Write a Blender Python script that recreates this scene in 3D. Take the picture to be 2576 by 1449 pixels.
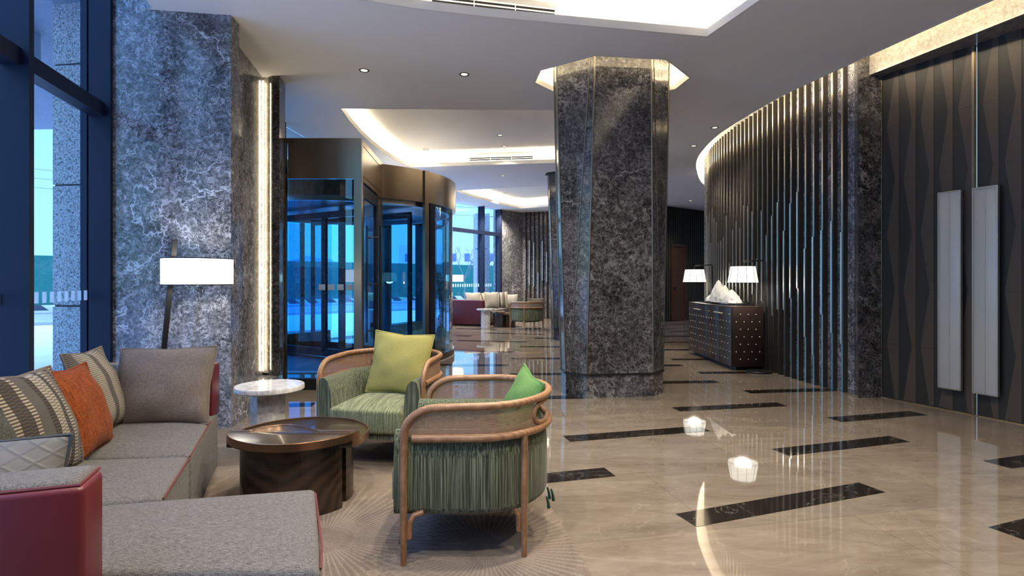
import bpy, bmesh, math, random
from mathutils import Vector, Matrix, noise
random.seed(7)
for o in list(bpy.data.objects): bpy.data.objects.remove(o, do_unlink=True)
sc = bpy.context.scene
COL = sc.collection
PI = math.pi
R = math.radians

# ------------------------------------------------------------------ camera, sky, exposure
cam_d = bpy.data.cameras.new('camera')
cam_d.lens = 20.0; cam_d.sensor_width = 36.0
cam_d.shift_y = -19.5 / 2576.0
cam_d.clip_start = 0.05; cam_d.clip_end = 600
cam = bpy.data.objects.new('camera', cam_d); COL.objects.link(cam)
cam.location = (0, 0, 1.25); cam.rotation_euler = (R(90), 0, 0)
sc.camera = cam
sc.view_settings.view_transform = 'Standard'
sc.view_settings.look = 'None'
sc.view_settings.gamma = 1.0
sc.view_settings.use_curve_mapping = False
sc.view_settings.exposure = 2.4
sc.cycles.max_bounces = 8
sc.cycles.diffuse_bounces = 3
sc.cycles.glossy_bounces = 3
sc.cycles.transmission_bounces = 4
sc.cycles.transparent_max_bounces = 12
sc.cycles.sample_clamp_indirect = 6.0
sc.cycles.caustics_reflective = False
sc.cycles.caustics_refractive = False

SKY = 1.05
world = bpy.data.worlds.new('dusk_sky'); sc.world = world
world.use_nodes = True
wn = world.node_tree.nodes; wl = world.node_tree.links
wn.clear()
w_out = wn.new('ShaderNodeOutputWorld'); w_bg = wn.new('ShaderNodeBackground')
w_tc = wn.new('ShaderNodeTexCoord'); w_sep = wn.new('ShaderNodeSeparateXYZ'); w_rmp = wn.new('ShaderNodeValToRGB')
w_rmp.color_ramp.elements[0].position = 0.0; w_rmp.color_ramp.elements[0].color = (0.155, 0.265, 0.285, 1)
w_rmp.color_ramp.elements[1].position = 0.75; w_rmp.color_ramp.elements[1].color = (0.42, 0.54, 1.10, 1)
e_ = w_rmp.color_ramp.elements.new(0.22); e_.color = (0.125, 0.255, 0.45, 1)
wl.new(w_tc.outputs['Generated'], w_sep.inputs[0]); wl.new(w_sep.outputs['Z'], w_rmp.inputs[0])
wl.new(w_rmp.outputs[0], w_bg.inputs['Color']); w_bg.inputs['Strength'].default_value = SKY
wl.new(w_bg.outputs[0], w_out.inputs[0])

LED = 4.2          # cove strips
LAMP = 0.6         # lamp shades
SPOT = 44.0        # recessed downlights, watts

# ------------------------------------------------------------------ material helpers
def new_mat(name):
    m = bpy.data.materials.new(name); m.use_nodes = True
    nt = m.node_tree; nt.nodes.clear()
    out = nt.nodes.new('ShaderNodeOutputMaterial')
    b = nt.nodes.new('ShaderNodeBsdfPrincipled')
    nt.links.new(b.outputs[0], out.inputs[0])
    return m, nt, b, out

def N(nt, typ, **kw):
    n = nt.nodes.new(typ)
    for k, v in kw.items(): setattr(n, k, v)
    return n

def math_n(nt, op, a, b=None, c=None):
    n = nt.nodes.new('ShaderNodeMath'); n.operation = op
    for i, v in enumerate((a, b, c)):
        if v is None: continue
        if isinstance(v, (int, float)): n.inputs[i].default_value = v
        else: nt.links.new(v, n.inputs[i])
    return n.outputs[0]

def ramp(nt, fac, stops, interp='LINEAR'):
    n = nt.nodes.new('ShaderNodeValToRGB'); cr = n.color_ramp; cr.interpolation = interp
    cr.elements[0].position = stops[0][0]; cr.elements[0].color = (*stops[0][1], 1)
    cr.elements[1].position = stops[-1][0]; cr.elements[1].color = (*stops[-1][1], 1)
    for p, c in stops[1:-1]:
        e = cr.elements.new(p); e.color = (*c, 1)
    nt.links.new(fac, n.inputs[0])
    return n.outputs[0]

def mix(nt, fac, a, b, blend='MIX'):
    n = nt.nodes.new('ShaderNodeMix'); n.data_type = 'RGBA'; n.blend_type = blend
    if isinstance(fac, (int, float)): n.inputs[0].default_value = fac
    else: nt.links.new(fac, n.inputs[0])
    for i, v in ((6, a), (7, b)):
        if isinstance(v, tuple): n.inputs[i].default_value = (*v, 1)
        else: nt.links.new(v, n.inputs[i])
    return n.outputs[2]

def coords(nt, kind='Object', scale=(1, 1, 1), rot=(0, 0, 0), loc=(0, 0, 0)):
    tc = nt.nodes.new('ShaderNodeTexCoord'); mp = nt.nodes.new('ShaderNodeMapping')
    mp.inputs['Scale'].default_value = scale; mp.inputs['Rotation'].default_value = rot
    mp.inputs['Location'].default_value = loc
    nt.links.new(tc.outputs[kind], mp.inputs[0])
    return mp.outputs[0]

def noise_n(nt, vec, scale, detail=6, rough=0.55, dist=0.0, typ=None):
    n = nt.nodes.new('ShaderNodeTexNoise')
    if typ: n.noise_type = typ
    n.inputs['Scale'].default_value = scale; n.inputs['Detail'].default_value = detail
    n.inputs['Roughness'].default_value = rough; n.inputs['Distortion'].default_value = dist
    nt.links.new(vec, n.inputs['Vector'])
    return n.outputs[0]

def bump(nt, b, h, strength=0.3, dist=0.01):
    n = nt.nodes.new('ShaderNodeBump'); n.inputs['Strength'].default_value = strength; n.inputs['Distance'].default_value = dist
    nt.links.new(h, n.inputs['Height']); nt.links.new(n.outputs[0], b.inputs['Normal'])

def plain(name, col, rough=0.5, metal=0.0, spec=0.5, var=0.0, vscale=20, coat=0.0):
    m, nt, b, _ = new_mat(name)
    b.inputs['Roughness'].default_value = rough; b.inputs['Metallic'].default_value = metal
    b.inputs['Specular IOR Level'].default_value = spec
    if coat: b.inputs['Coat Weight'].default_value = coat; b.inputs['Coat Roughness'].default_value = 0.08
    if var:
        f = noise_n(nt, coords(nt), vscale, 4)
        c = mix(nt, f, tuple(x * (1 - var) for x in col), tuple(min(1, x * (1 + var)) for x in col))
        nt.links.new(c, b.inputs['Base Color'])
    else:
        b.inputs['Base Color'].default_value = (*col, 1)
    return m

def emit(name, col, strength):
    m = bpy.data.materials.new(name); m.use_nodes = True; nt = m.node_tree; nt.nodes.clear()
    out = nt.nodes.new('ShaderNodeOutputMaterial'); e = nt.nodes.new('ShaderNodeEmission')
    e.inputs[0].default_value = (*col, 1); e.inputs[1].default_value = strength
    nt.links.new(e.outputs[0], out.inputs[0]); return m

def marble(name, dark, mid, light, scale=1.0, rough=0.12, vein=0.6, big=(0.5, 0.8), obj=True):
    """cloudy stone with fine mottling, short pale flecks and a few long veins"""
    m, nt, b, _ = new_mat(name)
    v = coords(nt, 'Object' if obj else 'Generated')
    vv = N(nt, 'ShaderNodeVectorMath', operation='MULTIPLY_ADD')
    nz = nt.nodes.new('ShaderNodeTexNoise'); nz.inputs['Scale'].default_value = 7.0 * scale; nz.inputs['Detail'].default_value = 4
    nt.links.new(v, nz.inputs['Vector'])
    nt.links.new(nz.outputs['Color'], vv.inputs[0]); vv.inputs[1].default_value = (0.10 / scale,) * 3; nt.links.new(v, vv.inputs[2])
    w = vv.outputs[0]
    cloud = noise_n(nt, v, 2.3, 6, 0.6, 0.4)
    f1 = noise_n(nt, w, 24 * scale, 7, 0.66, 0.5)
    s = math_n(nt, 'ADD', f1, math_n(nt, 'MULTIPLY', math_n(nt, 'SUBTRACT', cloud, 0.5), 0.30))
    base = ramp(nt, s, [(0.36, dark), (0.53, mid), (0.74, light)])
    base = mix(nt, 1.0, base, ramp(nt, cloud, [(0.35, (big[0],) * 3), (0.65, (big[1],) * 3)]), 'MULTIPLY')
    def line(n, k):
        r = math_n(nt, 'SUBTRACT', 1.0, math_n(nt, 'MULTIPLY', math_n(nt, 'ABSOLUTE', math_n(nt, 'SUBTRACT', n, 0.5)), k))
        return math_n(nt, 'MAXIMUM', r, 0.0)
    fl1 = line(noise_n(nt, w, 15 * scale, 3, 0.55, 0.9), 15.0)
    g1 = ramp(nt, noise_n(nt, w, 10 * scale, 4, 0.6), [(0.43, (0, 0, 0)), (0.60, (1, 1, 1))])
    fleck = math_n(nt, 'MULTIPLY', fl1, g1)
    fl2 = line(noise_n(nt, v, 1.35, 9, 0.6, 0.25), 95.0)
    g2 = ramp(nt, noise_n(nt, v, 1.4, 3, 0.5), [(0.45, (0, 0, 0)), (0.6, (1, 1, 1))])
    long_ = math_n(nt, 'MULTIPLY', math_n(nt, 'MULTIPLY', fl2, g2), 1.7)
    k = math_n(nt, 'MINIMUM', math_n(nt, 'MULTIPLY', math_n(nt, 'MAXIMUM', fleck, long_), vein), 1.0)
    c = mix(nt, k, base, tuple(min(1, x * 1.9) for x in light))
    nt.links.new(c, b.inputs['Base Color'])
    b.inputs['Roughness'].default_value = rough
    return m

def fabric(name, c1, c2, rough=0.95, scale=900, stretch=(1, 1, 0.12), bumps=0.25):
    m, nt, b, _ = new_mat(name)
    f = noise_n(nt, coords(nt, 'Object', stretch), scale, 3, 0.6)
    f2 = noise_n(nt, coords(nt, 'Object', (stretch[2], stretch[1], stretch[0])), scale, 3, 0.6)
    s = math_n(nt, 'MULTIPLY', math_n(nt, 'ADD', f, f2), 0.5)
    nt.links.new(ramp(nt, s, [(0.4, c1), (0.6, c2)]), b.inputs['Base Color'])
    b.inputs['Roughness'].default_value = rough; b.inputs['Specular IOR Level'].default_value = 0.15
    b.inputs['Sheen Weight'].default_value = 0.05
    bump(nt, b, s, bumps, 0.002)
    return m

def glass(name, tint, refl=0.5):
    m = bpy.data.materials.new(name); m.use_nodes = True; nt = m.node_tree; nt.nodes.clear()
    out = nt.nodes.new('ShaderNodeOutputMaterial'); t = nt.nodes.new('ShaderNodeBsdfTransparent'); g = nt.nodes.new('ShaderNodeBsdfGlossy')
    g.inputs['Roughness'].default_value = 0.0; g.inputs['Color'].default_value = (0.9, 0.95, 1, 1)
    t.inputs['Color'].default_value = (*tint, 1)
    fr = nt.nodes.new('ShaderNodeFresnel'); fr.inputs[0].default_value = 1.5
    mx = nt.nodes.new('ShaderNodeMixShader')
    geo = nt.nodes.new('ShaderNodeNewGeometry')
    f = math_n(nt, 'MULTIPLY', math_n(nt, 'MINIMUM', math_n(nt, 'MULTIPLY', fr.outputs[0], refl), 1.0), math_n(nt, 'SUBTRACT', 1.0, geo.outputs['Backfacing']))
    nt.links.new(f, mx.inputs[0]); nt.links.new(t.outputs[0], mx.inputs[1]); nt.links.new(g.outputs[0], mx.inputs[2])
    nt.links.new(mx.outputs[0], out.inputs[0]); return m

def wood(name, c1, c2, scale=6, rough=0.4, axis_stretch=(1, 1, 8), ring=False, coat=0.0):
    m, nt, b, _ = new_mat(name)
    v = coords(nt, 'Object', axis_stretch)
    f = noise_n(nt, v, scale, 6, 0.6, 1.2)
    wv = nt.nodes.new('ShaderNodeTexWave'); wv.wave_type = 'RINGS' if ring else 'BANDS'
    wv.inputs['Scale'].default_value = scale * 1.4; wv.inputs['Distortion'].default_value = 5.0; wv.inputs['Detail'].default_value = 3
    nt.links.new(v, wv.inputs['Vector'])
    s = math_n(nt, 'ADD', math_n(nt, 'MULTIPLY', f, 0.6), math_n(nt, 'MULTIPLY', wv.outputs[1], 0.4))
    nt.links.new(ramp(nt, s, [(0.25, c1), (0.75, c2)]), b.inputs['Base Color'])
    b.inputs['Roughness'].default_value = rough
    if coat: b.inputs['Coat Weight'].default_value = coat; b.inputs['Coat Roughness'].default_value = 0.06
    return m

# ------------------------------------------------------------------ materials
M = {}
M['grey_marble'] = marble('grey_marble', (0.014, 0.0135, 0.015), (0.055, 0.053, 0.057), (0.16, 0.155, 0.16), 1.5, 0.10, 0.62, (0.65, 1.3))
M['pier_marble'] = marble('pier_marble', (0.04, 0.04, 0.047), (0.15, 0.15, 0.17), (0.33, 0.33, 0.37), 1.6, 0.14, 0.75, (0.75, 1.2))
M['white_marble'] = marble('white_marble', (0.45, 0.44, 0.43), (0.72, 0.71, 0.70), (0.80, 0.80, 0.79), 1.0, 0.08, 0.1, (0.9, 1.0))
M['black_marble'] = marble('black_marble', (0.008, 0.008, 0.01), (0.015, 0.015, 0.018), (0.05, 0.05, 0.055), 2.0, 0.06, 0.5, (0.8, 1.1))
M['ceiling'] = plain('ceiling_paint', (0.86, 0.86, 0.86), 0.9, 0, 0.2)
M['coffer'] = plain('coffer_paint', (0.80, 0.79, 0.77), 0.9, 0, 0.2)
M['frame'] = plain('window_frame_paint', (0.007, 0.012, 0.034), 0.45, 0.0, 0.25)
M['bronze'] = plain('brushed_bronze', (0.27, 0.215, 0.16), 0.27, 1.0, 0.5)
M['bronze_dark'] = plain('dark_bronze', (0.035, 0.033, 0.032), 0.35, 0.7, 0.5)
M['trim_metal'] = plain('satin_trim', (0.22, 0.19, 0.15), 0.45, 1.0)
M['brass'] = plain('brass', (0.55, 0.42, 0.24), 0.3, 1.0)
M['black_metal'] = plain('black_metal', (0.012, 0.013, 0.016), 0.4, 0.3)
M['slat'] = plain('slat_dark_wood', (0.042, 0.036, 0.031), 0.45)
M['slat_metal'] = plain('slat_metal_edge', (0.34, 0.31, 0.27), 0.28, 1.0)
M['rod_metal'] = plain('satin_rod', (0.62, 0.60, 0.57), 0.30, 1.0)
M['led'] = emit('led_warm', (1.0, 0.84, 0.58), LED)
M['led_mid'] = emit('led_inner', (1.0, 0.84, 0.60), LED * 2.2)
M['led_col'] = emit('led_column', (1.0, 0.82, 0.52), LED * 2.8)
M['led_niche'] = emit('led_slot', (1.0, 0.84, 0.58), LED * 0.8)
M['led_wall'] = emit('led_niche', (1.0, 0.82, 0.54), LED * 2.1)
M['shade'] = emit('lit_lamp_shade', (1.0, 0.97, 0.86), LAMP)
M['shade_cone'] = emit('lit_cone_shade', (1.0, 0.98, 0.87), LAMP * 0.6)
M['lens'] = emit('downlight_lens', (1.0, 0.90, 0.74), 0.25)
M['leather'] = plain('red_leather', (0.108, 0.012, 0.017), 0.38, 0, 0.5, 0.12, 14)
M['piping_red'] = plain('red_piping', (0.13, 0.022, 0.022), 0.5)
M['sofa'] = fabric('grey_sofa_weave', (0.040, 0.037, 0.035), (0.195, 0.183, 0.175), 0.95, 520)
M['cushion_grey'] = fabric('grey_linen', (0.115, 0.092, 0.076), (0.20, 0.165, 0.14), 0.9, 420, (1, 1, 0.06), 0.15)
M['cushion_cream'] = fabric('cream_linen', (0.22, 0.20, 0.175), (0.31, 0.29, 0.25))
M['cushion_dark'] = fabric('dark_boucle', (0.02, 0.022, 0.02), (0.10, 0.10, 0.085), 0.95, 260, (1, 1, 1))
M['lime'] = fabric('lime_linen', (0.27, 0.245, 0.07), (0.37, 0.335, 0.115), 0.85, 700, (1, 1, 0.1), 0.12)
M['green_weave'] = fabric('leaf_green_weave', (0.06, 0.15, 0.04), (0.13, 0.25, 0.075), 0.9, 380, (1, 1, 1), 0.3)
M['pipe_grey'] = plain('slate_piping', (0.035, 0.038, 0.048), 0.7)
M['mint'] = plain('mint_fabric', (0.28, 0.50, 0.36), 0.9)
M['walnut'] = wood('dark_walnut', (0.013, 0.007, 0.004), (0.05, 0.026, 0.014), 3.0, 0.32, (1.6, 1.6, 1.6), True, 0.25)
M['walnut_top'] = wood('walnut_top', (0.016, 0.010, 0.006), (0.042, 0.024, 0.014), 7.0, 0.30, (1, 7, 1), False, 0.35)
M['copper'] = plain('dark_copper', (0.30, 0.17, 0.10), 0.30, 0.95)
M['ash'] = wood('ash_wood', (0.21, 0.105, 0.05), (0.36, 0.195, 0.10), 5, 0.42, (2.2, 2.2, 2.2))
M['console'] = plain('console_brown', (0.030, 0.016, 0.013), 0.36, 0, 0.5, 0.2, 8)
M['stud'] = plain('polished_stud', (0.85, 0.78, 0.64), 0.35, 0.5)
M['steel'] = plain('brushed_steel', (0.46, 0.48, 0.51), 0.45, 0.35, 0.5, 0.06, 60)
M['plaster_white'] = plain('white_resin', (0.85, 0.84, 0.82), 0.55)
M['glass_clear'] = glass('window_glass', (0.80, 0.95, 1.0), 1.0)
M['glass_blue'] = glass('blue_tinted_glass', (0.58, 0.88, 1.0), 2.6)
M['glass_case'] = glass('showcase_glass', (0.72, 0.82, 0.88), 0.9)
M['sticker'] = None
M['text'] = plain('sign_black', (0.008, 0.008, 0.008), 0.5)
M['ext_paving'] = plain('paving', (0.75, 0.73, 0.71), 0.8, 0, 0.3, 0.15, 2)
M['asphalt'] = plain('asphalt', (0.34, 0.36, 0.38), 0.85, 0, 0.3, 0.1, 1)
M['kerb'] = plain('kerb_stone', (0.42, 0.42, 0.42), 0.8)
M['hoard'] = plain('green_hoarding', (0.03, 0.20, 0.16), 0.8, 0, 0.2, 0.25, 0.5)
M['bldg'] = plain('pale_render', (0.62, 0.62, 0.62), 0.9)
M['bldg_win'] = plain('far_window', (0.10, 0.16, 0.30), 0.5)
M['canopy'] = plain('canopy_panel', (0.22, 0.25, 0.32), 0.6)
M['bark'] = plain('bare_bark', (0.26, 0.24, 0.22), 0.9)
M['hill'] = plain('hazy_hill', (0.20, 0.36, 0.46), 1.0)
M['leaf'] = plain('leaf_green', (0.05, 0.12, 0.03), 0.5, 0, 0.5, 0.3, 20)
M['petal'] = plain('white_petal', (0.82, 0.82, 0.74), 0.6)
M['wall_dark'] = plain('dark_wall', (0.10, 0.095, 0.09), 0.6)
M['door_dark'] = plain('door_charcoal', (0.017, 0.017, 0.017), 0.5)
M['door_brown'] = plain('door_taupe', (0.062, 0.048, 0.040), 0.5)
M['far_slat'] = plain('far_slat_green_black', (0.045, 0.05, 0.038), 0.5)
M['far_door'] = wood('far_door_wood', (0.05, 0.022, 0.010), (0.09, 0.042, 0.02), 3, 0.5)
M['tassel'] = plain('dark_green_tassel', (0.006, 0.055, 0.045), 0.9)
M['niche'] = marble('niche_marble', (0.15, 0.14, 0.125), (0.23, 0.215, 0.19), (0.33, 0.31, 0.28), 1.4, 0.2, 0.25, (0.9, 1.1))

def mat_sticker():
    m, nt, b, out = new_mat('frosted_marker'); b.inputs['Base Color'].default_value = (0.8, 0.86, 0.9, 1); b.inputs['Roughness'].default_value = 0.8
    t = nt.nodes.new('ShaderNodeBsdfTranslucent'); t.inputs[0].default_value = (0.85, 0.92, 0.96, 1); mx = nt.nodes.new('ShaderNodeMixShader'); mx.inputs[0].default_value = 0.7
    nt.links.new(b.outputs[0], mx.inputs[1]); nt.links.new(t.outputs[0], mx.inputs[2]); nt.links.new(mx.outputs[0], out.inputs[0]); return m
M['sticker'] = mat_sticker()
def mat_granite():
    m, nt, b, _ = new_mat('speckled_granite')
    f = noise_n(nt, coords(nt), 55, 3, 0.7)
    nt.links.new(ramp(nt, f, [(0.38, (0.10, 0.11, 0.12)), (0.52, (0.42, 0.42, 0.42)), (0.7, (0.52, 0.52, 0.52))]), b.inputs['Base Color'])
    b.inputs['Roughness'].default_value = 0.8
    return m
M['granite'] = mat_granite()

def mat_floor():
    m, nt, b, _ = new_mat('polished_beige_marble')
    v = coords(nt, 'Object', (1, 1, 1), (0, 0, R(-12)))
    vs = coords(nt, 'Object', (0.55, 1.7, 1), (0, 0, R(-14)))
    f = noise_n(nt, vs, 2.2, 8, 0.62, 1.1)
    f2 = noise_n(nt, vs, 9.0, 6, 0.6, 1.4)
    s = math_n(nt, 'ADD', math_n(nt, 'MULTIPLY', f, 0.65), math_n(nt, 'MULTIPLY', f2, 0.35))
    c = ramp(nt, s, [(0.32, (0.145, 0.115, 0.088)), (0.5, (0.20, 0.165, 0.131)), (0.68, (0.265, 0.225, 0.182))])
    br = nt.nodes.new('ShaderNodeTexBrick'); br.inputs['Scale'].default_value = 1.0
    br.inputs['Mortar Size'].default_value = 0.0025; br.inputs['Brick Width'].default_value = 1.6; br.inputs['Row Height'].default_value = 0.86
    br.inputs['Color1'].default_value = (0.9, 0.9, 0.9, 1); br.inputs['Color2'].default_value = (1.08, 1.06, 1.04, 1); br.inputs['Mortar'].default_value = (0.72, 0.7, 0.68, 1)
    nt.links.new(v, br.inputs['Vector'])
    c = mix(nt, 1.0, c, br.outputs['Color'], 'MULTIPLY')
    rv = noise_n(nt, v, 1.6, 5, 0.6, 1.0)
    rg = math_n(nt, 'SUBTRACT', 1.0, math_n(nt, 'MULTIPLY', math_n(nt, 'ABSOLUTE', math_n(nt, 'SUBTRACT', rv, 0.5)), 160.0)); rg = math_n(nt, 'MAXIMUM', rg, 0.0)
    c = mix(nt, math_n(nt, 'MULTIPLY', rg, 0.09), c, (0.6, 0.56, 0.5))
    nt.links.new(c, b.inputs['Base Color'])
    b.inputs['Roughness'].default_value = 0.03; b.inputs['IOR'].default_value = 2.0
    bump(nt, b, noise_n(nt, v, 1.1, 1, 0.5), 0.006, 0.01)
    return m
M['floor'] = mat_floor()

def mat_inlay():
    m, nt, b, _ = new_mat('dark_marquina_inlay')
    v = coords(nt)
    rv = noise_n(nt, v, 2.6, 6, 0.6, 1.2)
    rg = math_n(nt, 'SUBTRACT', 1.0, math_n(nt, 'MULTIPLY', math_n(nt, 'ABSOLUTE', math_n(nt, 'SUBTRACT', rv, 0.5)), 130.0)); rg = math_n(nt, 'MAXIMUM', rg, 0.0)
    c = mix(nt, math_n(nt, 'MULTIPLY', rg, 0.2), (0.014, 0.011, 0.009), (0.4, 0.36, 0.32))
    nt.links.new(c, b.inputs['Base Color']); b.inputs['Roughness'].default_value = 0.05
    b.inputs['IOR'].default_value = 1.55
    return m
M['inlay'] = mat_inlay()

def mat_stripe_green():
    m, nt, b, _ = new_mat('striped_green_chenille')
    f = noise_n(nt, coords(nt, 'Object', (1, 1, 0.012)), 150, 4, 0.75)
    g = noise_n(nt, coords(nt, 'Object', (1, 1, 0.012)), 300, 2, 0.6)
    s = math_n(nt, 'ADD', math_n(nt, 'MULTIPLY', f, 0.72), math_n(nt, 'MULTIPLY', g, 0.28))
    c = ramp(nt, s, [(0.40, (0.024, 0.032, 0.018)), (0.47, (0.066, 0.076, 0.046)), (0.53, (0.11, 0.125, 0.078)), (0.61, (0.21, 0.235, 0.15))])
    nt.links.new(c, b.inputs['Base Color']); b.inputs['Roughness'].default_value = 0.95
    b.inputs['Specular IOR Level'].default_value = 0.1; b.inputs['Sheen Weight'].default_value = 0.2
    bump(nt, b, s, 0.5, 0.004)
    return m
M['green'] = mat_stripe_green()

def mat_stripe_seat():
    m, nt, b, _ = new_mat('striped_green_seat')
    f = noise_n(nt, coords(nt, 'Object', (1, 0.02, 0.02)), 150, 4, 0.75)
    g = noise_n(nt, coords(nt, 'Object', (1, 0.05, 0.3)), 260, 2, 0.6)
    s = math_n(nt, 'ADD', math_n(nt, 'MULTIPLY', f, 0.72), math_n(nt, 'MULTIPLY', g, 0.28))
    c = ramp(nt, s, [(0.40, (0.06, 0.07, 0.036)), (0.47, (0.14, 0.155, 0.082)), (0.53, (0.20, 0.22, 0.12)), (0.61, (0.32, 0.34, 0.21))])
    nt.links.new(c, b.inputs['Base Color']); b.inputs['Roughness'].default_value = 0.95
    b.inputs['Specular IOR Level'].default_value = 0.1; b.inputs['Sheen Weight'].default_value = 0.2
    bump(nt, b, s, 0.4, 0.003)
    return m
M['green_seat'] = mat_stripe_seat()

def mat_cane():
    m, nt, b, out = new_mat('woven_cane')
    tc = nt.nodes.new('ShaderNodeTexCoord'); sp = nt.nodes.new('ShaderNodeSeparateXYZ'); nt.links.new(tc.outputs['UV'], sp.inputs[0])
    def cell(s, n):
        fr = math_n(nt, 'FRACT', math_n(nt, 'MULTIPLY', s, n))
        return math_n(nt, 'GREATER_THAN', math_n(nt, 'ABSOLUTE', math_n(nt, 'SUBTRACT', fr, 0.5)), 0.23)
    hole = math_n(nt, 'MULTIPLY', math_n(nt, 'SUBTRACT', 1.0, cell(sp.outputs[0], 230.0)), math_n(nt, 'SUBTRACT', 1.0, cell(sp.outputs[1], 230.0)))
    irr = noise_n(nt, coords(nt, 'UV', (1, 1, 1)), 34, 3, 0.7)
    hole = math_n(nt, 'MULTIPLY', hole, math_n(nt, 'GREATER_THAN', irr, 0.40))
    st = noise_n(nt, coords(nt, 'UV', (30, 400, 1)), 1.0, 3, 0.6)
    nt.links.new(ramp(nt, st, [(0.3, (0.20, 0.10, 0.058)), (0.7, (0.40, 0.25, 0.16))]), b.inputs['Base Color'])
    b.inputs['Roughness'].default_value = 0.6
    t = nt.nodes.new('ShaderNodeBsdfTransparent'); mx = nt.nodes.new('ShaderNodeMixShader')
    nt.links.new(hole, mx.inputs[0]); nt.links.new(b.outputs[0], mx.inputs[1]); nt.links.new(t.outputs[0], mx.inputs[2])
    nt.links.new(mx.outputs[0], out.inputs[0])
    return m
M['cane'] = mat_cane()

def mat_rug(bursts):
    m, nt, b, _ = new_mat('taupe_rug_with_bursts')
    v = coords(nt)
    f = noise_n(nt, v, 1.7, 5, 0.6, 0.8); g = noise_n(nt, v, 260, 2, 0.6)
    c = ramp(nt, f, [(0.33, (0.085, 0.064, 0.053)), (0.5, (0.15, 0.117, 0.097)), (0.66, (0.215, 0.172, 0.145))])
    sp = nt.nodes.new('ShaderNodeSeparateXYZ'); nt.links.new(v, sp.inputs[0])
    tot = None
    for (x, y, r0, r1, n) in bursts:
        dx = math_n(nt, 'SUBTRACT', sp.outputs[0], x); dy = math_n(nt, 'SUBTRACT', sp.outputs[1], y)
        rr = math_n(nt, 'SQRT', math_n(nt, 'ADD', math_n(nt, 'MULTIPLY', dx, dx), math_n(nt, 'MULTIPLY', dy, dy)))
        an = math_n(nt, 'ARCTAN2', dy, dx)
        wob = math_n(nt, 'MULTIPLY', math_n(nt, 'SUBTRACT', f, 0.5), 3.0)
        ray = math_n(nt, 'GREATER_THAN', math_n(nt, 'SINE', math_n(nt, 'ADD', math_n(nt, 'MULTIPLY', an, float(n)), wob)), 0.40)
        jag = math_n(nt, 'MULTIPLY', math_n(nt, 'SINE', math_n(nt, 'MULTIPLY', an, n * 0.37)), 0.07)
        inn = math_n(nt, 'GREATER_THAN', rr, r0); outr = math_n(nt, 'LESS_THAN', math_n(nt, 'ADD', rr, jag), r1)
        k = math_n(nt, 'MULTIPLY', ray, math_n(nt, 'MULTIPLY', inn, outr))
        tot = k if tot is None else math_n(nt, 'MAXIMUM', tot, k)
    c = mix(nt, math_n(nt, 'MULTIPLY', tot, 0.24), c, (0.42, 0.37, 0.31))
    c = mix(nt, 0.35, c, ramp(nt, g, [(0.3, (0.06, 0.05, 0.04)), (0.7, (0.32, 0.27, 0.22))]))
    nt.links.new(c, b.inputs['Base Color']); b.inputs['Roughness'].default_value = 1.0
    b.inputs['Specular IOR Level'].default_value = 0.05
    bump(nt, b, g, 0.6, 0.004)
    return m
M['rug'] = mat_rug([(-0.90, 2.72, 0.14, 0.62, 74), (-0.12, 2.62, 0.10, 0.50, 70), (-1.72, 3.95, 0.08, 0.42, 60), (-0.25, 1.75, 0.12, 0.55, 70), (-0.2, 3.55, 0.08, 0.42, 60)])

def mat_bands(name, cols, dash=55.0):
    """woven stripes along the cushion's height, with broken dashes in every other band"""
    m, nt, b, _ = new_mat(name)
    tc = nt.nodes.new('ShaderNodeTexCoord'); sp = nt.nodes.new('ShaderNodeSeparateXYZ'); nt.links.new(tc.outputs['UV'], sp.inputs[0])
    u, w = sp.outputs[0], sp.outputs[1]
    n = len(cols)
    base = ramp(nt, u, [(i / n, c[0]) for i, c in enumerate(cols)], 'CONSTANT')
    thread = ramp(nt, u, [(i / n, c[1]) for i, c in enumerate(cols)], 'CONSTANT')
    par = math_n(nt, 'FLOOR', math_n(nt, 'MULTIPLY', u, float(n)))
    ph = math_n(nt, 'MULTIPLY', par, 0.5)
    fr = math_n(nt, 'FRACT', math_n(nt, 'ADD', math_n(nt, 'MULTIPLY', w, dash), ph))
    d = math_n(nt, 'GREATER_THAN', fr, 0.5)
    c = mix(nt, d, base, thread)
    g = noise_n(nt, coords(nt, 'UV'), 240, 2)
    c = mix(nt, 0.2, c, ramp(nt, g, [(0.3, (0.04, 0.035, 0.03)), (0.7, (0.24, 0.22, 0.2))]))
    nt.links.new(c, b.inputs['Base Color']); b.inputs['Roughness'].default_value = 0.95; b.inputs['Specular IOR Level'].default_value = 0.1
    bump(nt, b, g, 0.3, 0.003)
    return m
_cr, _gy, _br, _dk, _lt = (0.38, 0.34, 0.265), (0.085, 0.078, 0.073), (0.07, 0.049, 0.035), (0.02, 0.02, 0.026), (0.155, 0.14, 0.126)
M['bands_a'] = mat_bands('woven_bands_brown', [(_gy, _lt), (_br, _cr), (_br, _dk), (_br, _dk), (_br, _cr), (_gy, _gy), (_gy, _gy), (_dk, _br), (_lt, _cr), (_lt, _cr), (_dk, _gy), (_gy, _cr), (_lt, _lt), (_dk, _lt), (_lt, _lt), (_dk, _cr)], 34)
M['bands_b'] = mat_bands('woven_bands_cream', [(_dk, _lt), (_gy, _gy), (_gy, _cr), (_cr, _lt), (_lt, _cr), (_gy, _gy), (_lt, _cr), (_gy, _cr), (_dk, _cr), (_gy, _lt), (_dk, _cr), (_lt, _gy)], 44)
M['bands_c'] = mat_bands('woven_bands_far', [(_cr, _cr), (_gy, _gy), (_cr, _lt), (_cr, _cr), (_gy, _gy), (_cr, _cr), (_lt, _lt), (_gy, _gy), (_cr, _cr), (_cr, _cr)], 8)
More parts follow.
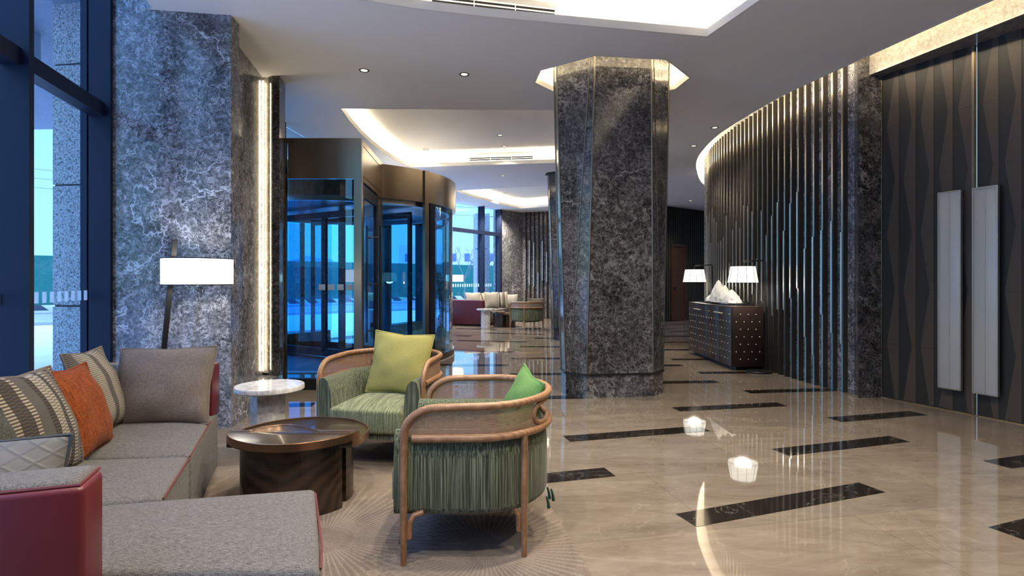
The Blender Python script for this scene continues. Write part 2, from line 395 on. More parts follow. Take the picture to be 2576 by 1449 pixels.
M['bands_y'] = mat_bands('yellow_bands', [((0.5, 0.36, 0.10), (0.5, 0.36, 0.10)), (_cr, _cr), (_gy, _gy), (_cr, _cr), ((0.5, 0.36, 0.10), (0.5, 0.36, 0.10)), (_cr, _cr), (_gy, _gy), (_cr, _cr)], 8)

def mat_orange():
    m, nt, b, _ = new_mat('rust_orange_chenille')
    f = noise_n(nt, coords(nt, 'UV', (1.0, 0.05, 1)), 110, 4, 0.7)
    g = noise_n(nt, coords(nt, 'UV', (0.2, 1, 1)), 60, 4, 0.7)
    s = math_n(nt, 'ADD', math_n(nt, 'MULTIPLY', f, 0.65), math_n(nt, 'MULTIPLY', g, 0.35))
    nt.links.new(ramp(nt, s, [(0.36, (0.06, 0.016, 0.007)), (0.5, (0.20, 0.046, 0.012)), (0.63, (0.31, 0.095, 0.028))]), b.inputs['Base Color'])
    b.inputs['Roughness'].default_value = 0.9; b.inputs['Specular IOR Level'].default_value = 0.1; b.inputs['Sheen Weight'].default_value = 0.04
    bump(nt, b, s, 0.4, 0.003)
    return m
M['orange'] = mat_orange()

def mat_diamond():
    m, nt, b, _ = new_mat('quilted_diamond_satin')
    tc = nt.nodes.new('ShaderNodeTexCoord'); sp = nt.nodes.new('ShaderNodeSeparateXYZ'); nt.links.new(tc.outputs['UV'], sp.inputs[0])
    u = math_n(nt, 'MULTIPLY', sp.outputs[0], 6.5); w = math_n(nt, 'MULTIPLY', sp.outputs[1], 6.5)
    def tri(x): return math_n(nt, 'ABSOLUTE', math_n(nt, 'SUBTRACT', math_n(nt, 'FRACT', x), 0.5))
    a = tri(math_n(nt, 'ADD', u, w)); c = tri(math_n(nt, 'SUBTRACT', u, w))
    d = math_n(nt, 'MINIMUM', a, c)
    h = math_n(nt, 'MINIMUM', math_n(nt, 'MULTIPLY', d, 7.0), 1.0)
    nt.links.new(ramp(nt, h, [(0.0, (0.085, 0.085, 0.085)), (0.25, (0.11, 0.106, 0.10)), (1.0, (0.125, 0.12, 0.112))]), b.inputs['Base Color'])
    b.inputs['Roughness'].default_value = 0.5; b.inputs['Sheen Weight'].default_value = 0.3
    bump(nt, b, h, 0.22, 0.004)
    return m
M['diamond'] = mat_diamond()

def mat_chevron():
    m, nt, b, _ = new_mat('hazard_chevron')
    tc = nt.nodes.new('ShaderNodeTexCoord'); sp = nt.nodes.new('ShaderNodeSeparateXYZ'); nt.links.new(tc.outputs['Object'], sp.inputs[0])
    s = math_n(nt, 'ADD', sp.outputs[0], math_n(nt, 'MULTIPLY', sp.outputs[2], 1.2))
    f = math_n(nt, 'GREATER_THAN', math_n(nt, 'FRACT', math_n(nt, 'MULTIPLY', s, 0.9)), 0.5)
    nt.links.new(mix(nt, f, (0.06, 0.07, 0.09), (0.75, 0.72, 0.45)), b.inputs['Base Color'])
    b.inputs['Roughness'].default_value = 0.8
    return m
M['chevron'] = mat_chevron()

# ------------------------------------------------------------------ object helpers
def link(name, me, mat=None, parent=None, loc=(0, 0, 0), rot=(0, 0, 0)):
    o = bpy.data.objects.new(name, me); COL.objects.link(o)
    if mat is not None and len(me.materials) == 0: me.materials.append(mat)
    if parent is not None: o.parent = parent
    o.location = loc; o.rotation_euler = rot
    return o

def mesh(name, verts, faces, mat, parent=None, loc=(0, 0, 0), rot=(0, 0, 0), smooth=False, uvs=None, weld=False):
    me = bpy.data.meshes.new(name); me.from_pydata([tuple(v) for v in verts], [], faces)
    if uvs is not None:
        ul = me.uv_layers.new(name='UVMap')
        for p in me.polygons:
            for li in p.loop_indices: ul.data[li].uv = uvs[me.loops[li].vertex_index]
    me.update()
    if smooth: me.polygons.foreach_set('use_smooth', [True] * len(me.polygons))
    return link(name, me, mat, parent, loc, rot)

def bm_obj(name, bm, mat, parent=None, loc=(0, 0, 0), rot=(0, 0, 0), smooth=False):
    bmesh.ops.recalc_face_normals(bm, faces=bm.faces)
    me = bpy.data.meshes.new(name); bm.to_mesh(me); bm.free()
    if smooth:
        me.polygons.foreach_set('use_smooth', [True] * len(me.polygons))
        try: me.set_sharp_from_angle(angle=R(42))
        except Exception: pass
    return link(name, me, mat, parent, loc, rot)

def add_box(bm, c, s, rz=0.0, M4=None):
    g = bmesh.ops.create_cube(bm, size=1.0)
    mt = Matrix.Translation(c) @ Matrix.Rotation(rz, 4, 'Z') @ Matrix.Diagonal((*s, 1))
    if M4 is not None: mt = M4 @ mt
    bmesh.ops.transform(bm, matrix=mt, verts=g['verts'])
    return g['verts']

def box(name, c, s, mat, parent=None, rz=0.0, bev=0.0, seg=2, loc=(0, 0, 0)):
    bm = bmesh.new(); add_box(bm, c, s, rz)
    if bev: bmesh.ops.bevel(bm, geom=list(bm.edges), offset=bev, segments=seg, affect='EDGES', profile=0.5)
    return bm_obj(name, bm, mat, parent, loc, smooth=bool(bev))

def boxes(name, items, mat, parent=None, loc=(0, 0, 0)):
    bm = bmesh.new()
    for it in items: add_box(bm, it[0], it[1], it[2] if len(it) > 2 else 0.0)
    return bm_obj(name, bm, mat, parent, loc)

def add_prism(bm, poly, z0, z1):
    a = [bm.verts.new((x, y, z0)) for x, y in poly]; b = [bm.verts.new((x, y, z1)) for x, y in poly]
    n = len(poly); fs = [bm.faces.new(a[::-1]), bm.faces.new(b)]
    for i in range(n): fs.append(bm.faces.new((a[i], a[(i + 1) % n], b[(i + 1) % n], b[i])))
    return fs

def prism(name, poly, z0, z1, mat, parent=None, bev=0.0, seg=3, crown=0.0, inset=0.12, loc=(0, 0, 0), smooth=None):
    bm = bmesh.new(); fs = add_prism(bm, poly, z0, z1)
    bmesh.ops.recalc_face_normals(bm, faces=bm.faces)
    if bev: bmesh.ops.bevel(bm, geom=list(bm.edges), offset=bev, segments=seg, affect='EDGES', profile=0.5)
    if crown:
        top = [f for f in bm.faces if f.normal.z > 0.99]
        for k in range(3):
            r = bmesh.ops.inset_region(bm, faces=top, thickness=inset / 3, depth=0.0)
            vs = set(v for f in top for v in f.verts)
            for v in vs: v.co.z += crown * (0.55, 0.3, 0.15)[k]
    return bm_obj(name, bm, mat, parent, loc, smooth=bool(bev) if smooth is None else smooth)

def sweep(path, prof, closed=False, up=Vector((0, 0, 1)), cap=True):
    """verts/faces for a 2D profile (n inward-left offset, z) carried along a plan path in XY"""
    n = len(path); vs = []; fs = []; k = len(prof)
    for i, p in enumerate(path):
        p = Vector(p[:2])
        a = Vector(path[(i - 1) % n][:2]) if (closed or i > 0) else p
        c = Vector(path[(i + 1) % n][:2]) if (closed or i < n - 1) else p
        t1 = (p - a).normalized() if (p - a).length > 1e-9 else (c - p).normalized()
        t2 = (c - p).normalized() if (c - p).length > 1e-9 else t1
        t = (t1 + t2).normalized(); nn = Vector((-t.y, t.x)); sc_ = 1.0 / max(0.35, (t1.dot(t2) + 1) / 2) ** 0.5
        for (o, z) in prof:
            q = p + nn * o * sc_; vs.append((q.x, q.y, z))
    m = n if closed else n - 1
    for i in range(m):
        for j in range(k):
            a = i * k + j; b = i * k + (j + 1) % k; c = ((i + 1) % n) * k + (j + 1) % k; d = ((i + 1) % n) * k + j
            fs.append((a, b, c, d))
    if cap and not closed:
        fs.append(tuple(range(k))[::-1]); fs.append(tuple((n - 1) * k + j for j in range(k)))
    return vs, fs

def swept(name, path, prof, mat, parent=None, closed=False, smooth=False, loc=(0, 0, 0)):
    vs, fs = sweep(path, prof, closed)
    bm = bmesh.new(); bv = [bm.verts.new(v) for v in vs]
    for f in fs:
        try: bm.faces.new([bv[i] for i in f])
        except ValueError: pass
    return bm_obj(name, bm, mat, parent, loc, smooth=smooth)

def add_tube(bm, pts, rad, res=10, closed=False, cap=True):
    pts = [Vector(p) for p in pts]; n = len(pts); rings = []
    prev = None
    for i, p in enumerate(pts):
        a = pts[(i - 1) % n] if (closed or i > 0) else p; c = pts[(i + 1) % n] if (closed or i < n - 1) else p
        t = (c - a).normalized()
        if prev is None:
            ref = Vector((0, 0, 1)) if abs(t.z) < 0.9 else Vector((1, 0, 0))
            u = t.cross(ref).normalized()
        else:
            u = (prev - t * prev.dot(t)).normalized()
        prev = u; w = t.cross(u)
        r = rad[i] if isinstance(rad, (list, tuple)) else rad
        rings.append([bm.verts.new(p + (u * math.cos(2 * PI * j / res) + w * math.sin(2 * PI * j / res)) * r) for j in range(res)])
    for i in range(n if closed else n - 1):
        A = rings[i]; B = rings[(i + 1) % n]; off = 0
        if closed and i == n - 1:
            best = min(range(res), key=lambda s: (A[0].co - B[s].co).length); off = best
        for j in range(res):
            bm.faces.new((A[j], A[(j + 1) % res], B[(j + 1 + off) % res], B[(j + off) % res]))
    if cap and not closed:
        bm.faces.new(rings[0][::-1]); bm.faces.new(rings[-1])

def tube(name, pts, rad, mat, parent=None, res=10, closed=False, loc=(0, 0, 0)):
    bm = bmesh.new(); add_tube(bm, pts, rad, res, closed)
    return bm_obj(name, bm, mat, parent, loc, smooth=True)

def add_lathe(bm, prof, seg=32, c=(0, 0, 0)):
    rings = []
    for r, z in prof:
        if r < 1e-6: rings.append([bm.verts.new((c[0], c[1], c[2] + z))])
        else: rings.append([bm.verts.new((c[0] + r * math.cos(2 * PI * j / seg), c[1] + r * math.sin(2 * PI * j / seg), c[2] + z)) for j in range(seg)])
    for A, B in zip(rings, rings[1:]):
        for j in range(seg):
            a, b = A[j % len(A)], A[(j + 1) % len(A)]; c_, d = B[(j + 1) % len(B)], B[j % len(B)]
            f = []
            for v in (a, b, c_, d):
                if v not in f: f.append(v)
            if len(f) >= 3: bm.faces.new(f)

def lathe(name, prof, mat, parent=None, seg=32, loc=(0, 0, 0)):
    bm = bmesh.new(); add_lathe(bm, prof, seg)
    return bm_obj(name, bm, mat, parent, loc, smooth=True)

def tag(o, label=None, cat=None, group=None, kind=None):
    if label: o['label'] = label
    if cat: o['category'] = cat
    if group: o['group'] = group
    if kind: o['kind'] = kind
    return o

def empty(name, loc, rz=0.0, rot=None):
    o = bpy.data.objects.new(name, None); COL.objects.link(o); o.location = loc
    o.rotation_euler = rot if rot else (0, 0, rz); o.empty_display_size = 0.1
    return o

def kids(o): return [c for c in bpy.data.objects if c.parent == o]
def copy_tree(o, parent=None):
    c = o.copy(); COL.objects.link(c)
    if parent is not None: c.parent = parent
    for ch in kids(o): copy_tree(ch, c)
    return c

def catmull(pts, n=8, closed=False):
    P = [Vector(p) for p in pts]; out = []; m = len(P)
    rng = range(m if closed else m - 1)
    for i in rng:
        p0 = P[(i - 1) % m] if (closed or i > 0) else P[i] * 2 - P[i + 1]
        p1 = P[i]; p2 = P[(i + 1) % m]; p3 = P[(i + 2) % m] if (closed or i < m - 2) else P[i + 1] * 2 - P[i]
        for k in range(n):
            t = k / n
            out.append(0.5 * ((2 * p1) + (p2 - p0) * t + (2 * p0 - 5 * p1 + 4 * p2 - p3) * t * t + (3 * p1 - p0 - 3 * p2 + p3) * t ** 3))
    if not closed: out.append(P[-1])
    return out

def resample(path, step):
    P = [Vector(p[:2]) for p in path]; L = [0.0]
    for a, b in zip(P, P[1:]): L.append(L[-1] + (b - a).length)
    res = []; n = int(L[-1] / step); j = 0
    for i in range(n + 1):
        d = i * step
        while j < len(L) - 2 and L[j + 1] < d: j += 1
        t = (d - L[j]) / max(1e-9, L[j + 1] - L[j]); p = P[j].lerp(P[j + 1], t); tg = (P[j + 1] - P[j]).normalized()
        res.append((p, tg))
    return res

def fill(name, outer, holes, z, mat, parent=None, flip=False):
    bm = bmesh.new(); es = []
    for loop in [outer] + holes:
        vs = [bm.verts.new((p[0], p[1], z)) for p in loop]
        for i in range(len(vs)): es.append(bm.edges.new((vs[i], vs[(i + 1) % len(vs)])))
    bmesh.ops.triangle_fill(bm, use_beauty=True, use_dissolve=False, edges=es)
    for f in bm.faces:
        if (f.normal.z > 0) == flip: f.normal_flip()
    me = bpy.data.meshes.new(name); bm.to_mesh(me); bm.free()
    return link(name, me, mat, parent)

HC = 3.5   # ceiling height
# ------------------------------------------------------------------ floor
FLOOR = [(-1.42, -3.0), (-3.45, 4.66), (-3.5, 6.4), (-4.75, 8.2), (-4.95, 9.5), (-4.6, 11.3), (-2.9, 14.0), (-1.78, 16.2), (-0.6, 18.05), (0.3, 19.2), (9.0, 19.6), (9.0, -3.0)]
bm = bmesh.new(); add_prism(bm, FLOOR[::-1], -0.12, 0.0)
floor = tag(bm_obj('floor', bm, M['floor']), 'polished beige marble lobby floor with dark inlaid strips', 'floor', kind='structure')
F_, CX, HY, H = 1431.0, 1288.0, 705.0, 1.25
def fl(x, y):
    d = F_ * H / (y - HY); return Vector(((x - CX) / F_ * d, d))
STRIPS = [((1725, 1309), (2193, 1226)), ((1962, 1138), (2263, 1104)), ((2098, 1056), (2310, 1039)), ((1425, 1104), (1772, 1078)), ((1250, 1215), (1534, 1187)),
          ((1700, 1030), (1967, 1017)), ((1878, 986), (2095, 980)), ((1560, 964), (1804, 960)), ((1756, 938), (1880, 937)), ((1600, 920), (1715, 919)),
          ((1690, 904), (1790, 904)), ((1600, 880), (1743, 880)), ((1640, 861), (1760, 861)), ((1640, 846), (1760, 846)), ((1685, 833.5), (1760, 834)), ((1640, 826.6), (1700, 827)),
          ((1718, 823), (1770, 823)), ((1660, 816), (1735, 816)), ((2508, 1169), (2700, 1140)), ((2536, 1344), (2760, 1287)), ((1080, 918), (1280, 919)), ((1284, 941), (1450, 941)),
          ((1287, 901.5), (1440, 902)), ((1145, 883.5), (1295, 885)), ((1309, 872.2), (1440, 873)), ((1150, 856.8), (1326, 860.4)), ((1220, 837.8), (1369, 841.4)),
          ((1147, 845), (1185, 845.6)), ((1345, 851), (1392, 851.3)), ((1148, 826.7), (1250, 829.8)), ((1330, 1000.5), (1468, 999)), ((640, 1021), (790, 1018))]
bm = bmesh.new()
for a, b in STRIPS:
    p, q = fl(*a), fl(*b); t = (q - p).normalized(); nn = Vector((-t.y, t.x)) * 0.086
    fs = add_prism(bm, [(v.x, v.y) for v in (p - nn, q - nn, q + nn, p + nn)], -0.004, 0.0012)
bm_obj('stone_inlay', bm, M['inlay'], floor)

# ------------------------------------------------------------------ ceiling with coffers
RIGHT_EDGE = [(v.x, v.y) for v in catmull([(5.6, -0.5), (4.95, 1.2), (4.35, 3.0), (3.87, 4.567), (3.60, 5.62), (3.41, 6.41), (3.28, 7.1), (3.2, 8.15), (3.2, 8.94), (3.29, 9.76), (3.45, 10.6), (3.8, 11.7), (4.51, 13.4), (5.7, 15.2), (7.6, 16.6)], 6)]
COF_A = [(-0.85, -1.6), (-1.25, 2.6), (-1.43, 4.2), (-1.366, 4.50), (-0.8, 4.70), (-0.196, 4.85), (0.8, 5.05), (1.796, 5.244), (1.985, 4.567), (2.6, 2.4), (3.2, 0.4), (3.3, -1.6)]
COF_B = [(-2.239, 7.453), (0.527, 7.54), (1.9, 7.6), (2.05, 9.0), (1.95, 10.7), (0.79, 10.9), (-0.6, 11.1), (-2.05, 11.32), (-2.2, 10.6), (-2.26, 10.1), (-2.31, 9.4), (-2.32, 8.69), (-2.29, 8.0)]
COF_C = [(-1.42, 14.3), (0.894, 13.47), (2.6, 12.95), (3.0, 15.0), (2.4, 16.6), (1.16, 17.3), (0.295, 17.8), (-0.3, 17.0), (-0.731, 16.05), (-1.15, 15.2)]
UC = Vector((1.116, 6.376)); ua = R(7.5)
def colpt(c, u, v, ang=ua): return (c[0] + u * math.cos(ang) - v * math.sin(ang), c[1] + u * math.sin(ang) + v * math.cos(ang))
def octa(c, A, a, B, b): return [colpt(c, *p) for p in ((-a, -B), (a, -B), (A, -b), (A, b), (a, B), (-a, B), (-A, b), (-A, -b))]
COL2 = (1.41, 12.1)
HOLE1 = octa((UC.x, UC.y + 0.02), 0.835, 0.375, 0.645, 0.185)
HOLE2 = octa(COL2, 0.70, 0.33, 0.50, 0.15)
CEIL = [(-0.90, -3.0), (-2.98, 4.717), (-3.6, 4.72), (-3.7, 6.4), (-5.2, 8.0), (-5.2, 11.5), (-3.0, 14.2), (-1.85, 16.3), (-0.62, 18.2), (0.36, 19.3), (9.0, 19.6), (9.0, 17.2)] + RIGHT_EDGE[::-1] + [(6.2, -3.0)]
ceiling = fill('ceiling', CEIL, [COF_A, COF_B, COF_C, HOLE1, HOLE2], HC, M['ceiling'])
tag(ceiling, 'pale grey plaster ceiling with lit recessed coffers', 'ceiling', kind='structure')

def area2(p): return sum(a[0] * b[1] - b[0] * a[1] for a, b in zip(p, p[1:] + p[:1]))
def coffer(poly, name, top=0.27, ledge=0.20, lip=0.07, led='led', topmat='coffer'):
    if area2(poly) < 0: poly = poly[::-1]      # counter-clockwise: outward offset is negative
    swept(name + '_lip', poly, [(0.0, HC - 0.002), (0.0, HC + lip), (-0.02, HC + lip), (-0.02, HC - 0.002)], M['coffer'], ceiling, closed=True)
    swept(name + '_ledge', poly, [(-0.02, HC + 0.012), (-ledge, HC + 0.012), (-ledge, HC + top), (-ledge - 0.02, HC + top), (-ledge - 0.02, HC + 0.006), (-0.02, HC + 0.006)], M['coffer'], ceiling, closed=True)
    vs, fs = sweep(poly, [(-ledge - 0.02, HC + top)], closed=True)
    fill(name + '_panel', [(v[0], v[1]) for v in vs], [], HC + top, M[topmat], ceiling)
    if led: swept(name + '_light_strip', poly, [(-0.05, HC + 0.018), (-0.05, HC + 0.026), (-0.085, HC + 0.026), (-0.085, HC + 0.018)], M[led], ceiling, closed=True)
coffer(COF_A, 'front_coffer'); coffer(COF_B, 'middle_coffer', led='led_mid'); coffer(COF_C, 'far_coffer', led='led_mid')
coffer(HOLE1, 'column_collar', top=0.22, ledge=0.10, lip=0.06, led='led_col')
coffer(HOLE2, 'far_collar', top=0.22, ledge=0.05, lip=0.03, led=None, topmat='wall_dark')  # unlit recess, its shade painted as a dark top panel
# cove along the curved right wall: lip, light strip and cover
swept('cove_lip', RIGHT_EDGE, [(0.0, HC - 0.002), (0.0, HC + 0.03), (0.02, HC + 0.03), (0.02, HC - 0.002)], M['coffer'], ceiling)
swept('cove_shell', RIGHT_EDGE, [(0.02, HC + 0.012), (0.16, HC + 0.012), (0.16, HC + 0.26), (-0.75, HC + 0.26), (-0.75, HC + 0.28), (0.18, HC + 0.28), (0.18, HC + 0.006), (0.02, HC + 0.006)], M['coffer'], ceiling)
swept('cove_light_strip', RIGHT_EDGE, [(0.03, HC + 0.05), (0.03, HC + 0.075), (0.05, HC + 0.075), (0.05, HC + 0.05)], M['led_wall'], ceiling)
# raised pocket along the window line
PE = [(-0.90, -3.0), (-2.98, 4.717)]; PG = [(-1.42, -3.0), (-3.47, 4.76)]
mesh('curtain_pocket', [(*PE[0], HC), (*PE[1], HC), (*PE[1], 4.15), (*PE[0], 4.15), (*PG[0], 4.15), (*PG[1], 4.15)], [(0, 1, 2, 3), (3, 2, 5, 4)], M['ceiling'], ceiling)

# ------------------------------------------------------------------ walls
def wall(name, poly, z0, z1, mat, label, bev=0.0):
    o = prism(name, poly, z0, z1, M[mat], bev=bev)
    return tag(o, label, 'wall', kind='structure')
# marble pier by the window: front face, step, lit niche, dark return
PA, PB = (-2.387, 4.829), (-3.52, 4.648)
pier = wall('wall_left', [PB, PA, (-2.408, 5.02), (-2.62, 5.05), (-2.62, 5.43), (-2.80, 6.50), (-3.6, 6.5)], 0.0, 4.2, 'pier_marble', 'grey marble pier between the window and the lit niche')
prism('niche_return', [(-2.638, 6.26), (-2.560, 6.26), (-2.60, 6.52), (-2.85, 6.52), (-2.85, 6.40), (-2.70, 6.40), (-2.70, 6.30)], 0.0, HC, M['grey_marble'], pier)
prism('niche_back', [(-2.77, 6.31), (-2.66, 6.31), (-2.66, 6.39), (-2.8, 6.39)], 0.22, HC, M['niche'], pier)
prism('niche_ledge', [(-2.408, 5.02), (-2.560, 6.26), (-2.60, 6.40), (-2.85, 6.40), (-2.70, 5.03)], 0.0, 0.20, M['pier_marble'], pier)
box('niche_light_strip', (-2.745, 6.275, 1.85), (0.012, 0.012, 3.2), M['led_niche'], pier)
box('niche_light_strip', (-2.651, 6.300, 1.85), (0.012, 0.012, 3.2), M['led_niche'], pier)

wall('wall_back', [(-1.6, -3.15), (9.0, -3.15), (9.0, -3.0), (-1.6, -3.0)], 0.0, 4.2, 'wall_dark', 'dark plain wall behind the viewer')

# curved slat wall
WP = catmull([(3.705, 6.05), (3.765, 6.26), (3.69, 6.65), (3.64, 7.0), (3.595, 7.5), (3.575, 8.0), (3.57, 8.6), (3.58, 9.2), (3.62, 9.8), (3.715, 10.5), (3.875, 11.1), (4.07, 11.6)], 8)
WP = [(v.x, v.y) for v in WP if v.y > 6.2]
slat_wall = empty('wall_right', (3.8, 8.5, 0)); tag(slat_wall, 'curved grey marble wall faced with vertical dark slats', 'wall', kind='structure')
def rel(path, o): return [(p[0] - o.location.x, p[1] - o.location.y) for p in path]
swept('marble_face', rel(WP, slat_wall), [(0.0, 0.0), (0.0, HC + 0.24), (-0.10, HC + 0.24), (-0.10, 0.0)], M['pier_marble'], slat_wall, smooth=True)
rs = resample(WP, 0.148)
rnd = random.Random(3)
slat_me = None
for i, (p, t) in enumerate(rs[1:]):
    nn = Vector((-t.y, t.x)); a = math.atan2(t.y, t.x)
    c = p + nn * 0.026
    if slat_me is None:
        bm = bmesh.new(); add_box(bm, (0, 0, 1.84), (0.028, 0.056, 3.68)); bmesh.ops.recalc_face_normals(bm, faces=bm.faces)
        slat_me = bpy.data.meshes.new('slat'); bm.to_mesh(slat_me); bm.free(); slat_me.materials.append(M['slat'])
        bm = bmesh.new(); add_box(bm, (0.0, 0.032, 1.84), (0.024, 0.010, 3.68)); bmesh.ops.recalc_face_normals(bm, faces=bm.faces)
        edge_me = bpy.data.meshes.new('metal_edge'); bm.to_mesh(edge_me); bm.free(); edge_me.materials.append(M['slat_metal'])
    so = link('slat', slat_me, None, slat_wall, (c.x - 3.8, c.y - 8.5, 0), (0, 0, a))
    link('metal_edge', edge_me, None, so)
    z0 = rnd.uniform(0.35, 1.15); ln = rnd.uniform(0.95, 1.5)
    bm = bmesh.new(); add_box(bm, (0.0, 0.044, z0 + ln / 2), (0.028, 0.020, ln)); bmesh.ops.bevel(bm, geom=list(bm.edges), offset=0.005, segments=2, affect='EDGES')
    bm_obj('rod', bm, M['rod_metal'], so, smooth=True)
endp = WP[-1]
wall('wall_end', [(3.885, 11.50), (4.005, 11.46), (4.30, 12.0), (4.2, 12.2)], 0.0, HC + 0.24, 'granite', 'narrow pale stone end of the curved slat wall')

wall('wall_service', [(4.25, 12.0), (8.6, 13.2), (8.3, 19.7), (8.15, 19.7), (8.4, 13.35), (4.2, 12.15)], 0.0, HC + 0.3, 'wall_dark', 'plain dark wall closing the side corridor')
wall('wall_rear_corner', [(7.2, -3.3), (9.3, -3.3), (9.3, -2.9), (7.2, -2.9)], 0.0, HC + 0.3, 'wall_dark', 'dark wall in the rear corner behind the viewer')
# stone pilaster, lintel and double doors on the right
DA = Vector((3.952, 6.076)); dd = Vector((0.376, -0.927)).normalized(); dn = Vector((-0.927, -0.376)).normalized()
def dp(u, n=0.0): q = DA + dd * u + dn * n; return (q.x, q.y)
wall('trim_1', [(3.686, 6.043), (3.952, 6.076), dp(0.0, -0.20), (4.05, 6.45), (3.80, 6.35)], 0.0, HC + 0.24, 'grey_marble', 'dark marble pilaster between slat wall and double doors')
wall('trim_2', [(3.800, 6.076), (4.196, 4.66), (4.75, 3.05), dp(3.2, -0.1), dp(-0.02, -0.1), (3.95, 6.08)], 3.434, HC + 0.24, 'niche', 'lit marble lintel above the dark double doors')
wall('wall_corner', [dp(1.77), dp(1.77, -0.15), dp(4.2, -0.15), (9.2, -3.0), (9.2, -3.3), (6.5, -3.3), dp(4.2)], 0.0, HC + 0.24, 'grey_marble', 'grey marble wall beyond the double doors')
prism('wall_lobby_right', [dp(4.1), dp(10.2), dp(10.2, -0.1), dp(4.1, -0.1)], 0.0, HC + 0.24, M['wall_dark'])['kind'] = 'structure'
aD = math.atan2(dd.y, dd.x)
def door_leaf(name, u0, label):
    d = empty(name, (*dp(u0), 0), aD); tag(d, label, 'door', kind='structure')
    W = 0.855; cw = W / 5
    # local x runs along the leaf, local -y faces the lobby for this rotation
    box('door_panel', (W / 2, 0.03, 1.72), (W, 0.05, 3.425), M['door_dark'], d)
    bm = bmesh.new(); rows = [-0.57 + 0.003 + 0.573 * k for k in range(8)]
    for c in range(5):
        x1 = (c + 1) * cw
        for k in range(7):
            za, zb = max(0.01, rows[k]), min(3.432, rows[k + 1])
            def edge(kk): return c * cw + cw * (0.28 if (kk + c) % 2 == 0 else 0.76)
            fa = (za - rows[k]) / 0.573; fb = (zb - rows[k]) / 0.573
            xa = edge(k) + (edge(k + 1) - edge(k)) * fa; xb = edge(k) + (edge(k + 1) - edge(k)) * fb
            if zb - za < 0.02: continue
            q = [(xa, za + 0.0015), (x1, za + 0.0015), (x1, zb - 0.0015), (xb, zb - 0.0015)]
            f = [bm.verts.new((x, 0.0015, z)) for x, z in q]; g = [bm.verts.new((x, 0.012, z)) for x, z in q]
            bm.faces.new(f); bm.faces.new(g[::-1])
            for i in range(4): bm.faces.new((f[i], f[(i + 1) % 4], g[(i + 1) % 4], g[i]))
    bm_obj('door_zigzag', bm, M['door_brown'], d)  # shallow zigzag pieces in a browner tone than the leaf
    return d
d1 = door_leaf('door_1', 0.006, 'tall charcoal door leaf with taupe zigzag pattern beside the marble pilaster')
d2 = door_leaf('door_2', 0.893, 'tall charcoal door leaf with taupe zigzag pattern at the right edge')
def handle(d, u, lbl):
    h = box('pull_handle', (u, -0.05, 1.155), (0.186, 0.022, 1.862), M['steel'], d, bev=0.002)
    boxes('handle_frame', [((u, -0.052, 2.09), (0.20, 0.03, 0.012)), ((u, -0.052, 0.22), (0.20, 0.03, 0.012)), ((u - 0.097, -0.052, 1.155), (0.010, 0.03, 1.87)), ((u + 0.097, -0.052, 1.155), (0.010, 0.03, 1.87)),
                           ((u, -0.0625, 1.155), (0.004, 0.003, 1.86)), ((u, -0.02, 1.8), (0.06, 0.04, 0.05)), ((u, -0.02, 0.5), (0.06, 0.04, 0.05))], M['rod_metal'], d)
handle(d1, 0.69, ''); handle(d2, 0.10, '')
box('astragal', (0.868, -0.008, 1.715), (0.022, 0.03, 3.42), M['trim_metal'], d1)
box('brass_edge', (-0.006, -0.001, 1.715), (0.006, 0.012, 3.42), M['brass'], d1)
box('brass_edge', (-0.006, -0.001, 1.715), (0.006, 0.012, 3.42), M['brass'], d2)
box('threshold', (0.85, -0.006, 0.004), (1.75, 0.02, 0.008), M['brass'], d1)

# far walls
far = wall('wall_far', [(-0.45, 18.09), (0.357, 18.94), (0.34, 19.1), (-0.6, 18.3)], 0.0, HC, 'pier_marble', 'far grey marble wall beside the distant window')
fw = empty('wall_distant', (1.5, 18.7, 0)); tag(fw, 'distant marble wall with dark vertical slats behind the columns', 'wall', kind='structure')
prism('marble_face', rel([(0.357, 18.94), (1.4, 18.60), (4.6, 17.5), (4.7, 17.7), (0.4, 19.2)], fw), 0.0, HC, M['pier_marble'], fw)
rnd = random.Random(5)
for i in range(22):
    x = 0.46 + i * 0.138; y = 18.94 - 0.325 * (x - 0.357)
    so = box('slat', (x - 1.5, y - 18.7 - 0.05, HC / 2), (0.028, 0.12, HC), M['slat'], fw, rz=-0.31)
    z0 = rnd.uniform(0.3, 1.3); ln = rnd.uniform(0.9, 1.5)
    box('rod', (x - 1.5 - 0.02, y - 18.7 - 0.12, z0 + ln / 2), (0.03, 0.03, ln), M['rod_metal'], so, rz=-0.31)
dk = empty('wall_corridor', (5.5, 17.9, 0)); tag(dk, 'dark ribbed corridor wall around a brown wooden door', 'wall', kind='structure')
cl = [(4.5, 17.15), (6.3, 18.55), (7.6, 19.4)]
prism('backing', rel(cl + [(7.6, 19.6), (6.3, 18.8), (4.4, 17.4)], dk), 0.0, HC, M['far_slat'], dk)
ribs = []
for p, t in resample(cl, 0.11):
    nn = Vector((t.y, -t.x)); q = p + nn * 0.03
    if 4.83 < q.x < 5.33: ribs.append(((q.x - 5.5, q.y - 17.9, 2.9), (0.03, 0.06, 1.18), math.atan2(t.y, t.x)))
    else: ribs.append(((q.x - 5.5, q.y - 17.9, HC / 2), (0.03, 0.06, HC - 0.01), math.atan2(t.y, t.x)))
boxes('ribs', ribs, M['far_slat'], dk)
t_ = (Vector(cl[1]) - Vector(cl[0])).normalized(); aC = math.atan2(t_.y, t_.x)
d3 = empty('door_3', (5.085, 17.60, 0), aC); tag(d3, 'brown wooden door in the dark ribbed corridor wall', 'door', kind='structure')
box('door_panel', (0, -0.05, 1.14), (0.56, 0.06, 2.26), M['far_door'], d3)
